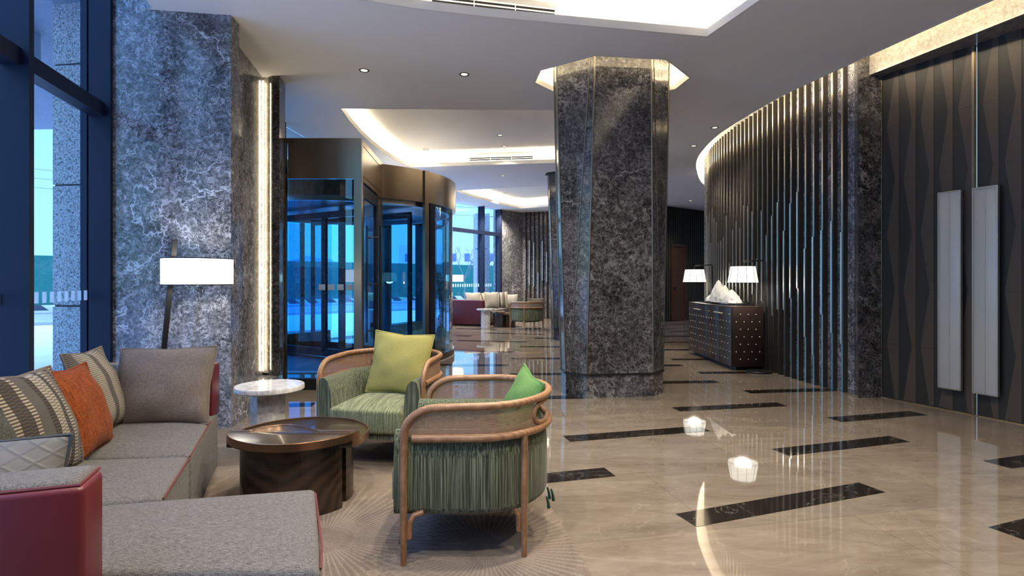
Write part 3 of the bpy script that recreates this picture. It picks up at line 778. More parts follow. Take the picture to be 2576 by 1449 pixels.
boxes('door_frame', [((-0.31, -0.06, 1.16), (0.07, 0.09, 2.3)), ((0.31, -0.06, 1.16), (0.07, 0.09, 2.3)), ((0, -0.06, 2.32), (0.69, 0.09, 0.07))], M['far_door'], d3)
box('door_handle', (-0.2, -0.10, 1.02), (0.09, 0.04, 0.03), M['black_metal'], d3)

# ------------------------------------------------------------------ windows along the left
def glazed(name, p0, p1, z0, z1, fins, transoms, label, depth=0.155, fin_w=0.055, mark=None, inward=1, gmat='glass_clear', sill=0.2):
    p0, p1 = Vector(p0), Vector(p1); L = (p1 - p0).length; t = (p1 - p0) / L; a = math.atan2(t.y, t.x)
    w = empty(name, (p0.x, p0.y, 0), a); tag(w, label, 'window', kind='structure')
    box('pane', (L / 2, 0, (z0 + z1) / 2), (L, 0.012, z1 - z0), M[gmat], w)
    for s in fins:
        box('mullion', (s, inward * (depth / 2 + 0.006), (z0 + z1) / 2), (fin_w, depth, z1 - z0), M['frame'], w)
        box('outer_cap', (s, -inward * 0.03, (z0 + z1) / 2), (fin_w, 0.045, z1 - z0), M['frame'], w)
    for z in transoms: box('transom', (L / 2, inward * (depth / 2 - 0.016), z), (L, depth * 0.72, 0.11), M['frame'], w)
    if sill:
        box('sill', (L / 2, inward * 0.05, sill / 2), (L, 0.26, sill), M['grey_marble'], w)
    if mark:
        mz, mh, mw, step, s0, s1 = mark
        n = int((s1 - s0) / step)
        boxes('glass_markers', [((s0 + i * step, inward * 0.0075, mz), (mw, 0.002, mh)) for i in range(n)], M['sticker'], w)
    return w
G0 = Vector((-3.445, 4.65)); gd = Vector((0.2445, -1)).normalized()
L1 = 7.85
glazed('window_1', G0, G0 + gd * L1, 0.06, 4.15, [0.02] + [0.02 + 1.13 * k for k in range(1, 7)], [2.64], 'tall navy framed window wall beside the grey sofa', mark=(1.13, 0.078, 0.05, 0.098, 0.10, 7.6), inward=1, sill=0.06)
glazed('window_2', (-1.86, 16.0), (-0.46, 18.16), 0.2, HC, [0.02, 1.62, 2.55], [2.70], 'distant navy framed window behind the red sofa', inward=-1, mark=(1.10, 0.09, 0.055, 0.11, 0.1, 2.4))
glazed('window_3', (-3.0, 13.4), (-1.88, 15.95), 0.2, HC, [0.02, 1.4, 2.76], [2.70], 'distant window section hidden behind the revolving door', inward=-1)
# glazing and posts outside the revolving door
glazed('window_4', (-3.55, 6.5), (-4.55, 8.55), 0.05, 2.87, [0.05, 1.15, 2.25], [2.35], 'blue tinted entrance glazing left of the revolving door', depth=0.10, fin_w=0.09, inward=-1, gmat='glass_clear', sill=0)
glazed('window_5', (-3.0, 12.0), (-3.0, 13.4), 0.05, HC, [0.05, 1.35], [2.7], 'entrance glazing beyond the revolving door', depth=0.10, fin_w=0.08, inward=-1, sill=0)
glazed('window_6', (-3.45, 6.5), (-3.0, 12.6), 2.88, HC, [0.05, 1.6, 3.1, 4.6, 6.05], [], 'clerestory glazing above the revolving door', depth=0.10, fin_w=0.06, inward=-1, sill=0)

# ------------------------------------------------------------------ marble columns
def column(name, c, label, ang=ua):
    o = empty(name, (c[0], c[1], 0)); tag(o, label, 'column', kind='structure')
    def oc(A, a, B, b): return octa((0, 0), A, a, B, b)
    base = oc(0.552, 0.368, 0.305, 0.12); zr = 0.245
    prism('plinth', base, 0.0, zr, M['grey_marble'], o)
    prism('plinth_rail', oc(0.567, 0.374, 0.320, 0.126), zr - 0.008, zr + 0.012, M['bronze_dark'], o)
    top = oc(0.65, 0.305, 0.41, 0.065); zt = HC + 0.20
    bm = bmesh.new(); A = [bm.verts.new((*p, zr + 0.01)) for p in base]; B = [bm.verts.new((*p, zt)) for p in top]
    for i in range(8): bm.faces.new((A[i], A[(i + 1) % 8], B[(i + 1) % 8], B[i]))
    bm.faces.new(A[::-1]); bm.faces.new(B)
    bm_obj('shaft', bm, M['grey_marble'], o)
    for i in range(8): tube('trim_line', [(*base[i], zr + 0.01), (*top[i], zt)], 0.010, M['trim_metal'], o, 6)
    for i in (7, 1):   # slanting inlay lines on the two front chamfers
        a0, a1 = (Vector(base[i]), Vector(base[(i + 1) % 8])); b0, b1 = (Vector(top[i]), Vector(top[(i + 1) % 8]))
        if i == 7: s0, s1 = a0.lerp(a1, 0.20), b0.lerp(b1, 0.90)
        else: s0, s1 = a0.lerp(a1, 0.75), b0.lerp(b1, 0.12)
        tube('trim_line', [(*s0, zr + 0.01), (*s1, zt)], 0.007, M['trim_metal'], o, 6)
    return o, base, top
col1, cb, ct = column('column', UC, 'large octagonal grey marble column with lit ceiling collar')
column('column', COL2, 'second marble column mostly hidden behind the large one')

# sign lettering on the front face of the near column
fn = Vector((math.sin(ua), -math.cos(ua)))
def face_pt(px, z):
    """point on the leaning front face at height z, s metres along the face from its middle"""
    k = (z - 0.255) / (HC + 0.20 - 0.255); v = -(0.305 + (0.41 - 0.305) * k) - 0.004
    return colpt((0, 0), px, v)
lean = math.atan2(0.105, HC - 0.055)
def sign_text(body, s, z, size, nm):
    cu = bpy.data.curves.new(nm, 'FONT'); cu.body = body; cu.size = size; cu.align_x = 'CENTER'; cu.extrude = 0.0006
    o = bpy.data.objects.new(nm, cu); COL.objects.link(o); o.parent = col1
    o.data.materials.append(M['text']); x, y = face_pt(s, z); o.location = (x, y, z); o.rotation_euler = (R(90) + lean, 0, ua)
    return o
sign_text('洗手间', -0.019, 1.517, 0.038, 'sign_lettering')
sign_text('WASHROOM', -0.030, 1.487, 0.0235, 'sign_lettering')
ar = []
x0, z0 = 0.094, 1.535
for (sx, sz, l, r_) in ((0, -0.001, 0.046, 0), (-0.0105, 0.011, 0.030, R(45)), (0.0105, 0.011, 0.030, R(-45))):
    ar.append((sx, sz, l, r_))
bm = bmesh.new()
for sx, sz, l, r_ in ar:
    g = bmesh.ops.create_cube(bm, size=1.0)
    bmesh.ops.transform(bm, matrix=Matrix.Translation((sx, 0, sz)) @ Matrix.Rotation(r_, 4, 'Y') @ Matrix.Diagonal((0.0045, 0.0015, l, 1)), verts=g['verts'])
x, y = face_pt(x0, z0)
bm_obj('sign_arrow', bm, M['text'], col1, (x, y, z0), (lean, 0, ua))

# ------------------------------------------------------------------ revolving door with side-door box
DC = Vector((-2.84, 9.5)); DR = 1.888
rv = empty('revolving_door', (DC.x, DC.y, 0)); tag(rv, 'bronze drum revolving door with blue tinted glass and side box', 'revolving door', kind='thing')
def arc(r, a0, a1, n=24): return [(r * math.cos(R(a0 + (a1 - a0) * i / n)), r * math.sin(R(a0 + (a1 - a0) * i / n))) for i in range(n + 1)]
ring = arc(DR, 0, 360, 72)[:-1]
swept('fascia', ring, [(0.0, 2.40), (0.0, 2.87), (0.05, 2.87), (0.05, 2.40)], M['bronze'], rv, closed=True, smooth=True)
lathe('drum_top', [(0, 2.84), (DR - 0.03, 2.84), (DR - 0.03, 2.80), (0, 2.80)], M['coffer'], rv, 64)  # unseen top made pale to bounce daylight onto the ceiling
lathe('drum_soffit', [(0, 2.40), (DR - 0.05, 2.40), (DR - 0.05, 2.43), (0, 2.43)], M['bronze_dark'], rv, 64)
swept('track_ring', arc(DR - 0.10, 0, 360, 72)[:-1], [(0.0, 2.34), (0.0, 2.40), (0.05, 2.40), (0.05, 2.34)], M['rod_metal'], rv, closed=True, smooth=True)
swept('floor_ring', arc(DR - 0.01, 0, 360, 72)[:-1], [(0.0, 0.001), (0.0, 0.012), (0.14, 0.012), (0.14, 0.001)], M['steel'], rv, closed=True)
lathe('mat_disc', [(0, 0.004), (DR - 0.16, 0.004), (DR - 0.16, 0.008), (0, 0.008)], M['black_metal'], rv, 64)
def drum_glass(a0, a1, gm='glass_blue'):
    swept('curved_glass', arc(DR - 0.05, a0, a1, 24), [(0.0, 0.10), (0.0, 2.38), (0.012, 2.38), (0.012, 0.10)], M[gm], rv, smooth=True)
    swept('base_rail', arc(DR - 0.02, a0, a1, 24), [(0.0, 0.012), (0.0, 0.11), (0.06, 0.11), (0.06, 0.012)], M['bronze'], rv, smooth=True)
    for a in (a0, a1):
        box('post', ((DR - 0.045) * math.cos(R(a)), (DR - 0.045) * math.sin(R(a)), 1.20), (0.06, 0.075, 2.40), M['frame'], rv, rz=R(a))
drum_glass(-28, 42); drum_glass(130, 238)
# front post carrying the fascia joint
pa = math.degrees(math.atan2(8.43 - DC.y, -1.2665 - DC.x))
box('post', (DR * math.cos(R(pa)), DR * math.sin(R(pa)), 1.435), (0.05, 0.085, 2.87), M['bronze'], rv, rz=R(pa))
box('post', (DR * math.cos(R(pa + 3.2)), DR * math.sin(R(pa + 3.2)), 1.20), (0.05, 0.06, 2.40), M['frame'], rv, rz=R(pa + 3.2))
# turning wings and end showcases
tc_ = empty('turnstile', (0, 0, 0)); tc_.parent = rv
ta = R(-32)
tc_.rotation_euler = (0, 0, ta)
tube('core_post', [(0, 0, 0.02), (0, 0, 2.38)], 0.06, M['frame'], tc_, 12)
for sx in (-1, 1):
    for sy in (-1, 1):
        boxes('wing_frame', [((sx * 0.60, sy * 0.36, 2.30), (1.2, 0.05, 0.10)), ((sx * 0.60, sy * 0.36, 0.09), (1.2, 0.05, 0.12)), ((sx * 0.02, sy * 0.36, 1.2), (0.06, 0.05, 2.2)), ((sx * 1.18, sy * 0.36, 1.2), (0.06, 0.05, 2.2))], M['frame'], tc_)
        box('wing_glass', (sx * 0.60, sy * 0.36, 1.2), (1.12, 0.01, 2.1), M['glass_clear'], tc_)
    g = [(sx * p[0], p[1]) for p in arc(DR - 0.16, -32, 32, 16)]
    swept('case_glass', g, [(0, 0.30), (0, 2.32), (0.008, 2.32), (0.008, 0.30)], M['glass_case'], tc_, smooth=True)
    prism('case_floor', [(sx * 1.22, -0.80)] + g + [(sx * 1.22, 0.80)] if sx > 0 else [(sx * 1.22, 0.80)] + g[::-1] + [(sx * 1.22, -0.80)], 0.03, 0.30, M['bronze'], tc_)
    box('case_back', (sx * 1.215, 0, 1.30), (0.02, 1.62, 2.0), M['glass_blue'], tc_)
# side box (emergency door) in front of the drum, local coordinates about the drum axis
def L_(x, y): return (x - DC.x, y - DC.y)
x0, y0 = L_(-2.60, 6.47); x1, _ = L_(-1.71, 6.47); xs, ys = L_(-1.80, 7.91)
sb = empty('side_box', (0, 0, 0)); sb.parent = rv
prism('roof', [(x0, y0 + 0.06), (x1 - 0.06, y0 + 0.06), (xs - 0.06, ys), (x0 - 0.3, ys)], 2.83, 2.868, M['coffer'], sb)  # hidden roof kept pale too, as a daylight reflector
box('front_fascia', ((x0 + x1) / 2, y0 + 0.02, 2.645), (x1 - x0 - 0.10, 0.03, 0.37), M['bronze'], sb)
boxes('front_frame', [((x1 - 0.045, y0 + 0.035, 1.435), (0.088, 0.075, 2.86)), ((x0 + 0.012, y0 + 0.03, 1.435), (0.022, 0.06, 2.86)), (((x0 + x1) / 2, y0 + 0.03, 2.845), (x1 - x0 - 0.05, 0.055, 0.045)),
                      (((x0 + x1) / 2, y0 + 0.03, 2.435), (x1 - x0 - 0.05, 0.055, 0.055))], M['bronze'], sb)
box('front_sill', ((x0 + x1) / 2, y0 + 0.035, 0.065), (x1 - x0 - 0.1, 0.07, 0.13), M['black_metal'], sb)
box('front_glass', ((x0 + x1) / 2, y0 + 0.03, 1.27), (x1 - x0 - 0.10, 0.012, 2.28), M['glass_blue'], sb)
boxes('glass_markers', [((x0 + 0.43 + 0.105 * i, y0 + 0.022, 1.17), (0.075, 0.003, 0.065)) for i in range(4)], M['sticker'], sb)
sv = Vector((xs - x1, ys - y0)); sl = sv.length; sa = math.atan2(sv.y, sv.x)
def S_(d, off=0.0):
    t = sv / sl; nn = Vector((-t.y, t.x)); q = Vector((x1, y0)) + t * d + nn * off; return (q.x, q.y)
def sbox(name, d0, d1, z0, z1, th, mat, off=0.03, par=None):
    q = S_((d0 + d1) / 2, off); return box(name, (q[0], q[1], (z0 + z1) / 2), (d1 - d0, th, z1 - z0), M[mat], par or sb, rz=sa)
sbox('side_fascia', 0.10, sl, 2.46, 2.80, 0.03, 'bronze', 0.02)
sbox('side_rail', 0.08, sl, 2.80, 2.87, 0.06, 'bronze')
sbox('side_rail', 0.08, sl, 2.38, 2.44, 0.07, 'bronze')
sw = sbox('swing_door', 0.10, 1.05, 2.22, 2.36, 0.05, 'frame')
sd = sw
for (a, b) in ((0.10, 0.17), (0.98, 1.05)): sbox('door_stile', a, b, 0.02, 2.30, 0.05, 'frame')
sbox('door_stile', 0.17, 0.98, 0.02, 0.16, 0.05, 'frame')
sbox('door_glass', 0.17, 0.98, 0.16, 2.22, 0.012, 'glass_blue')
sbox('side_glass', 1.12, sl - 0.06, 0.10, 2.38, 0.012, 'glass_blue')
sbox('post', 1.05, 1.12, 0.0, 2.40, 0.07, 'bronze')
sbox('post', sl - 0.07, sl, 0.0, 2.40, 0.06, 'bronze')
q = S_(0.86, -0.06); tube('pull_bar', [(q[0], q[1], 0.45), (q[0], q[1], 1.95)], 0.016, M['black_metal'], sb)
for z in (0.6, 1.2, 1.8):
    q2 = S_(0.86, 0.01); tube('pull_bar_mount', [(q[0], q[1], z), (q2[0], q2[1], z)], 0.012, M['black_metal'], sb, 8)

# ------------------------------------------------------------------ rug
RUG = [(v.x, v.y) for v in catmull([(-3.2, 4.55), (-2.36, 4.74), (-1.6, 4.84), (-0.9, 4.72), (-0.2, 4.15), (0.12, 3.5), (0.225, 3.05), (0.29, 2.65), (0.34, 2.25), (0.30, 1.6), (0.10, 0.9), (-0.6, 0.3), (-1.6, 0.1), (-2.25, 0.5), (-2.5, 1.6), (-2.8, 3.0)], 6, True)]
rug = prism('area_rug', RUG, 0.001, 0.010, M['rug'])
tag(rug, 'large taupe rug with cream ray bursts under the lounge furniture', 'rug')

# ------------------------------------------------------------------ sectional sofa
sofa = empty('sectional_sofa', (-1.9, 2.5, 0.010))
tag(sofa, 'curved grey fabric sectional sofa with dark red leather back in front', 'sofa', 'curved sectional sofas in the lobby')
ZO = 0.010
def SP(pts): return [(x + 1.9, y - 2.5) for x, y in pts]
S_CH = [(-0.545, 1.63), (-0.785, 2.285), (-1.335, 2.165), (-2.20, 1.95), (-2.14, 1.42), (-1.172, 1.625)]
S_2 = [(-1.338, 2.175), (-1.529, 2.700), (-2.33, 2.615), (-2.215, 1.96)]
S_3 = [(-1.531, 2.714), (-1.795, 3.40), (-1.875, 3.63), (-2.42, 3.63), (-2.34, 2.63)]
prism('chaise_seat', SP(S_CH), 0.045, 0.408, M['sofa'], sofa, bev=0.028, seg=4, crown=0.022, inset=0.20)
prism('seat', SP(S_2), 0.045, 0.408, M['sofa'], sofa, bev=0.024, seg=4, crown=0.020, inset=0.20)
prism('seat', SP(S_3), 0.045, 0.408, M['sofa'], sofa, bev=0.024, seg=4, crown=0.020, inset=0.20)
prism('base_plinth', SP([(-0.62, 1.68), (-0.83, 2.22), (-1.38, 2.12), (-1.85, 3.38), (-2.38, 3.50), (-2.30, 2.6), (-2.05, 1.45)]), 0.0, 0.05, M['black_metal'], sofa)
pz = 0.398
tube('piping', [(*p, pz) for p in SP([(-0.558, 1.66), (-0.602, 1.80), (-0.775, 2.245), (-0.805, 2.262)])], 0.0038, M['piping_red'], sofa, 8)
tube('piping', [(*p, pz) for p in SP([(-1.345, 2.195), (-1.527, 2.69)])], 0.0038, M['piping_red'], sofa, 8)
tube('piping', [(*p, pz) for p in SP([(-1.541, 2.722), (-1.795, 3.39)])], 0.0038, M['piping_red'], sofa, 8)
# backs: padding with a leather shell outside
def backrest(path, th, zt, zb=0.05, nm='backrest'):
    """path runs along the outside, padding lies to its left"""
    sh = 0.030
    prof = [(sh, zb), (th, zb), (th, zt - 0.03), (th - 0.010, zt - 0.009), (th - 0.035, zt), (sh + 0.03, zt), (sh, zt - 0.008)]
    swept(nm, SP(path), prof, M['sofa'], sofa, smooth=True)
    lprof = [(0.0, zb - 0.01), (sh - 0.002, zb - 0.01), (sh - 0.002, zt - 0.012), (0.012, zt - 0.016), (0.003, zt - 0.03)]
    swept('leather_shell', SP(path), lprof, M['leather'], sofa)
    tube('piping', [(*p, zt - 0.008) for p in [(lambda v: (v[0], v[1]))(q) for q in [(v[0], v[1]) for v in sweep(SP(path), [(sh - 0.004, 0.0)])[0]]]], 0.0038, M['piping_red'], sofa, 6)
zt = 0.715
near = [(-2.30, 1.075), (-2.05, 1.16), (-1.60, 1.31), (-1.285, 1.418), (-1.112, 1.478)]
def strip(path, o0, o1, trim):
    """plan outline of a band between two offsets, its open end shortened by trim"""
    P = [Vector(p) for p in path]; t = (P[-1] - P[-2]).normalized(); P[-1] = P[-1] - t * trim
    a = [v[:2] for v in sweep(SP([(p.x, p.y) for p in P]), [(o0, 0.0)])[0]]; b = [v[:2] for v in sweep(SP([(p.x, p.y) for p in P]), [(o1, 0.0)])[0]]
    return a + b[::-1]
prism('leather_shell', strip(near, 0.0, 0.150, 0.0), 0.04, zt - 0.012, M['leather'], sofa, bev=0.016, seg=3)
prism('backrest', strip(near, 0.016, 0.172, 0.018), 0.06, zt + 0.002, M['sofa'], sofa, bev=0.022, seg=4)
pe = strip(near, 0.013, 0.155, 0.014); npt = len(near)
tube('piping', [(*p, zt - 0.010) for p in pe[:npt]] + [(*p, zt - 0.010) for p in pe[npt:npt + 1]], 0.0045, M['piping_red'], sofa, 6)
wside = [(-2.575, 3.60), (-2.555, 3.2), (-2.49, 2.6), (-2.41, 2.0), (-2.33, 1.5), (-2.255, 1.13)]
backrest(wside, 0.15, zt - 0.02)
farb = [(-1.885, 3.615), (-2.25, 3.63), (-2.57, 3.62)]
backrest(farb, 0.125, zt + 0.01, 0.40)
# leather ends of the two open backs
def endcap(p, q, z1, z0=0.04):
    p, q = Vector(p), Vector(q); t = (q - p).normalized(); nn = Vector((t.y, -t.x))
    poly = [p, q, q + nn * 0.030, p + nn * 0.030]
    prism('leather_end', SP([(v.x, v.y) for v in poly]), z0, z1, M['leather'], sofa, bev=0.011, seg=3)
endcap((-1.872, 3.487), (-1.888, 3.617), zt + 0.004, 0.40)

# ------------------------------------------------------------------ cushions
def pillow(name, w, h, t, mat, loc, rz, tilt, roll=0.0, pipe=None, seed=1, sag=0.05, group=None, label=None, n=22, cat='cushion'):
    vs = []; fs = []; uv = []; rnd = random.Random(seed); off = Vector((rnd.uniform(0, 50),) * 3)
    def outline(u, v):
        k = 0.10
        x = u * (1 - k * (1 - u * u) * 0 - sag * 1.1 * (1 - abs(v)) * abs(u) ** 3 * 1.0)
        z = v * (1 - sag * 1.1 * (1 - abs(u)) * abs(v) ** 3)
        return x * w / 2, z * h / 2
    for side in (-1, 1):
        for j in range(n + 1):
            for i in range(n + 1):
                u = math.sin((i / n * 2 - 1) * PI / 2); v = math.sin((j / n * 2 - 1) * PI / 2)
                x, z = outline(u, v)
                d = max(0.0, (1 - u * u)) ** 0.55 * max(0.0, (1 - v * v)) ** 0.55
                wr = noise.noise(Vector((x * 9, z * 9, side * 3)) + off) * 0.014 * min(1, 3 * (1 - max(abs(u), abs(v)) ** 4))
                y = side * (d * t / 2 * (1 + 0.12 * (-v)) + wr * (d > 0))
                vs.append((x, y, z)); uv.append(((x / w + 0.5), (z / h + 0.5)))
    m = n + 1
    for s in range(2):
        for j in range(n):
            for i in range(n):
                a = s * m * m + j * m + i; q = (a, a + 1, a + m + 1, a + m)
                fs.append(q if s == 0 else q[::-1])
    rot = (Matrix.Rotation(rz, 4, 'Z') @ Matrix.Rotation(-tilt, 4, 'X') @ Matrix.Rotation(roll, 4, 'Y')).to_euler()
    o = mesh(name, vs, fs, mat, None, loc, rot, True, uv)
    bm = bmesh.new(); bm.from_mesh(o.data); bmesh.ops.remove_doubles(bm, verts=bm.verts, dist=0.0006); bmesh.ops.recalc_face_normals(bm, faces=bm.faces); bm.to_mesh(o.data); bm.free()
    o.data.polygons.foreach_set('use_smooth', [True] * len(o.data.polygons))
    if pipe is not None:
        pts = []
        for k in range(n): u = math.sin((k / n * 2 - 1) * PI / 2); pts.append((*outline(u, -1.0),))
        for k in range(n): u = math.sin((k / n * 2 - 1) * PI / 2); pts.append((*outline(1.0, u),))
        for k in range(n): u = math.sin((k / n * 2 - 1) * PI / 2); pts.append((*outline(-u, 1.0),))
        for k in range(n): u = math.sin((k / n * 2 - 1) * PI / 2); pts.append((*outline(-1.0, -u),))
        tube('piping', [(p[0], 0, p[1]) for p in pts], 0.0065, pipe, o, 6, closed=True)
    tag(o, label, cat, group)
    return o
G_NEAR = 'cushions on the near sofa'
pillow('cushion', 0.54, 0.46, 0.17, M['cushion_grey'], (-2.04, 3.335, 0.63), R(6), R(20), R(-1), M['cushion_grey'], 2, 0.06, G_NEAR, 'large plain taupe grey cushion against the far end of the sofa')
pillow('cushion', 0.52, 0.46, 0.16, M['bands_b'], (-2.26, 3.10, 0.65), R(108), R(18), R(2), M['cushion_grey'], 3, 0.08, G_NEAR, 'striped cream and grey cushion between orange and taupe cushions')
pillow('cushion', 0.46, 0.43, 0.15, M['orange'], (-2.06, 2.72, 0.63), R(108), R(18), R(2), M['orange'], 4, 0.08, G_NEAR, 'rust orange cushion standing between two striped cushions')
pillow('cushion', 0.54, 0.47, 0.17, M['bands_a'], (-1.955, 2.33, 0.65), R(106), R(18), R(3), M['cushion_grey'], 5, 0.08, G_NEAR, 'brown and cream striped cushion in front of the orange one')
pillow('cushion', 0.40, 0.38, 0.12, M['cushion_dark'], (-1.80, 1.93, 0.60), R(100), R(20), 0, None, 6, 0.08, G_NEAR, 'dark speckled cushion at the left edge behind the quilted one')
pillow('cushion', 0.52, 0.34, 0.13, M['diamond'], (-1.645, 1.69, 0.595), R(26), R(12), R(2), M['pipe_grey'], 7, 0.06, G_NEAR, 'low grey satin cushion quilted in diamonds with dark piping')

# ------------------------------------------------------------------ armchairs
def make_armchair():
    r = empty('armchair', (0, 0, 0)); hw = 0.375; yf = -0.30; yc = 0.02; ry = 0.335
    def plan(t, e=0.0):
        """t 0..1 right front, round the back, to left front; e shrinks inwards"""
        Ls = yc - yf; arc_n = 1.60 * 0.36; T = 2 * Ls + arc_n * 2
        d = t * T
        if d < Ls: return Vector((hw - e, yf + d))
        if d > T - Ls: return Vector((-(hw - e), yf + (T - d)))
        a = (d - Ls) / (2 * arc_n) * PI
        return Vector(((hw - e) * math.cos(a), yc + (ry - e) * math.sin(a)))
    ZT, ZL, rr = 0.685, 0.548, 0.0175
    # top rail: rises out of the front legs and runs round the back
    n = 44; pts = []; t0 = 0.085
    for side in (0, 1):
        arcp = []
        for k in range(7):
            a = k / 6 * PI / 2; q = plan(t0 * (1 - math.cos(a)))
            arcp.append((q.x, q.y, 0.565 + (ZT - 0.565) * math.sin(a)))
        arcp = [(plan(0).x, plan(0).y, 0.52)] + arcp
        if side == 0: pts += arcp
        else: pts_end = [(-x, y, z) for x, y, z in arcp[::-1]]
    for k in range(1, n): q = plan(t0 + (1 - 2 * t0) * k / n); pts.append((q.x, q.y, ZT + 0.012 * math.sin(PI * k / n)))
    pts += pts_end
    tube('arm_rail', pts, rr, M['ash'], r, 12)
    tube('lower_rail', [(*plan(k / 48), ZL + 0.008 * math.sin(PI * k / 48)) for k in range(1, 48)], rr, M['ash'], r, 12)
    # legs
    for sx in (-1, 1):
        l = tube('leg', [(sx * hw, yf, 0.0), (sx * hw, yf, 0.15), (sx * hw, yf, 0.40), (sx * hw, yf, 0.55)], [0.0125, 0.016, 0.0175, 0.0175], M['ash'], r, 12)
        tube('bracket', [(sx * (hw - 0.004), yf + 0.024, 0.115), (sx * (hw - 0.004), yf + 0.027, 0.185), (sx * (hw - 0.006), yf + 0.045, 0.215), (sx * (hw - 0.012), yf + 0.085, 0.228)], 0.012, M['ash'], l, 8)
        q = plan(0.315); b = (sx * q.x, q.y)
        l = tube('leg', [(*b, 0.0), (*b, 0.15), (*b, 0.40), (*b, 0.55)], [0.0125, 0.016, 0.0165, 0.0165], M['ash'], r, 12)
        tube('bracket', [(b[0], b[1] - 0.024, 0.115), (b[0], b[1] - 0.027, 0.185), (b[0], b[1] - 0.045, 0.215), (b[0] * 0.99, b[1] - 0.085, 0.228)], 0.012, M['ash'], l, 8)
    # woven cane sides and the open slot framed by a rounded loop in the back
    ts, te = 0.355, 0.645
    def cane(ta, tb, m=26):
        vs = []; uv = []; fs = []
        L = 0.0; prev = None
        for i in range(m + 1):
            t = ta + (tb - ta) * i / m; q = plan(t, 0.002)
            if prev is not None: L += (q - prev).length
            prev = q
            zb = ZL + 0.010; zt_ = ZT - 0.006 + 0.010 * math.sin(PI * t)
            f = min(t, 1 - t)
            if f < t0: zt_ = 0.565 + (ZT - 0.565) * math.sqrt(max(0.0, 1 - (1 - f / t0) ** 2)) - 0.004
            vs += [(q.x, q.y, zb), (q.x, q.y, max(zt_, zb + 0.002))]; uv += [(L, 0.0), (L, max(zt_ - zb, 0.002))]
            if i: a = 2 * i - 2; fs.append((a, a + 2, a + 3, a + 1))
        return mesh('cane_panel', vs, fs, M['cane'], r, smooth=True, uvs=uv)
    cane(0.0, ts); cane(te, 1.0)
    loop = []; zc = (ZT + ZL) / 2 + 0.006; hh = (ZT - ZL) / 2 - 0.026
    for k in range(40):
        a = 2 * PI * k / 40; ca, sa_ = math.cos(a), math.sin(a)
        su = math.copysign(abs(ca) ** 0.35, ca); sv_ = math.copysign(abs(sa_) ** 0.8, sa_)
        q = plan(0.5 + (te - ts) / 2 * su, 0.004); loop.append((q.x, q.y, zc + hh * sv_ * 1.2))
    tube('back_loop', loop, 0.0125, M['ash'], r, 10, closed=True)
    # upholstered tub
    path = [plan(k / 40, 0.012) for k in range(41)]
    path = [Vector((path[0].x, yf - 0.045))] + path + [Vector((path[-1].x, yf - 0.045))]
    prof = [(0.012, 0.215), (0.002, 0.224), (-0.004, 0.245), (-0.004, 0.46), (0.004, 0.53), (0.012, 0.560), (0.030, 0.578), (0.055, 0.576), (0.080, 0.552), (0.098, 0.48), (0.105, 0.36), (0.105, 0.215)]
    swept('tub', [(p.x, p.y) for p in path], prof, M['green'], r, smooth=True)
    sp = [(-0.262, -0.375), (-0.10, -0.392), (0.10, -0.392), (0.262, -0.375), (0.268, 0.05), (0.21, 0.18), (0.0, 0.235), (-0.21, 0.18), (-0.268, 0.05)]
    prism('seat_cushion', sp, 0.225, 0.385, M['green_seat'], r, bev=0.022, seg=4, crown=0.045, inset=0.17)
    prism('seat_base', [(x * 0.97, y * 0.97 + 0.012) for x, y in sp], 0.19, 0.225, M['green'], r)
    return r
ch_a = make_armchair(); ch_a.location = (-0.90, 4.13, 0.010); ch_a.rotation_euler = (0, 0, R(-11))
G_CH = 'cane armchairs with green striped upholstery'
tag(ch_a, 'cane armchair with lime cushion, behind the round coffee table', 'armchair', G_CH)
ch_b = copy_tree(ch_a); ch_b.location = (-0.172, 2.85, 0.010); ch_b.rotation_euler = (0, 0, R(-90))
tag(ch_b, 'cane armchair seen from its side in front of the coffee table', 'armchair', G_CH)
for k, (x, y, z) in enumerate(((0.06, 0.345, 0.17), (0.11, 0.36, 0.18), (0.15, 0.335, 0.16))):
    tube('tassel', [(x, y, z + 0.055), (x + 0.004, y + 0.008, z + 0.03), (x + 0.002, y + 0.012, z)], [0.004, 0.006, 0.008], M['tassel'], ch_b, 8)
ch_c = copy_tree(ch_a); ch_c.location = (0.43, 14.60, 0); ch_c.rotation_euler = (0, 0, R(180 + 33))
tag(ch_c, 'distant cane armchair seen from behind, cream cushion in it', 'armchair', G_CH)
ch_d = copy_tree(ch_a); ch_d.location = (1.55, 16.6, 0); ch_d.rotation_euler = (0, 0, R(-95))
tag(ch_d, 'farthest cane armchair half hidden behind the marble column', 'armchair', G_CH)
G_AC = 'cushions on the armchairs'
pillow('cushion', 0.45, 0.45, 0.15, M['lime'], (-0.815, 4.15, 0.645), R(-8), R(16), R(4), M['lime'], 11, 0.09, G_AC, 'lime green cushion upright on the armchair behind the coffee table')
pillow('cushion', 0.46, 0.44, 0.15, M['green_weave'], (0.035, 2.95, 0.56), R(-78), R(20), R(4), M['green_weave'], 12, 0.09, G_AC, 'leaf green cushion in the nearer armchair seen edge on')
pillow('cushion', 0.46, 0.44, 0.13, M['cushion_cream'], (0.60, 14.50, 0.59), R(205), R(16), 0, None, 13, 0.08, G_AC, 'cream cushion in the distant armchair')
pillow('cushion', 0.44, 0.44, 0.13, M['mint'], (1.66, 16.6, 0.61), R(-95), R(14), 0, None, 14, 0.08, G_AC, 'pale mint cushion in the farthest armchair beside the column')

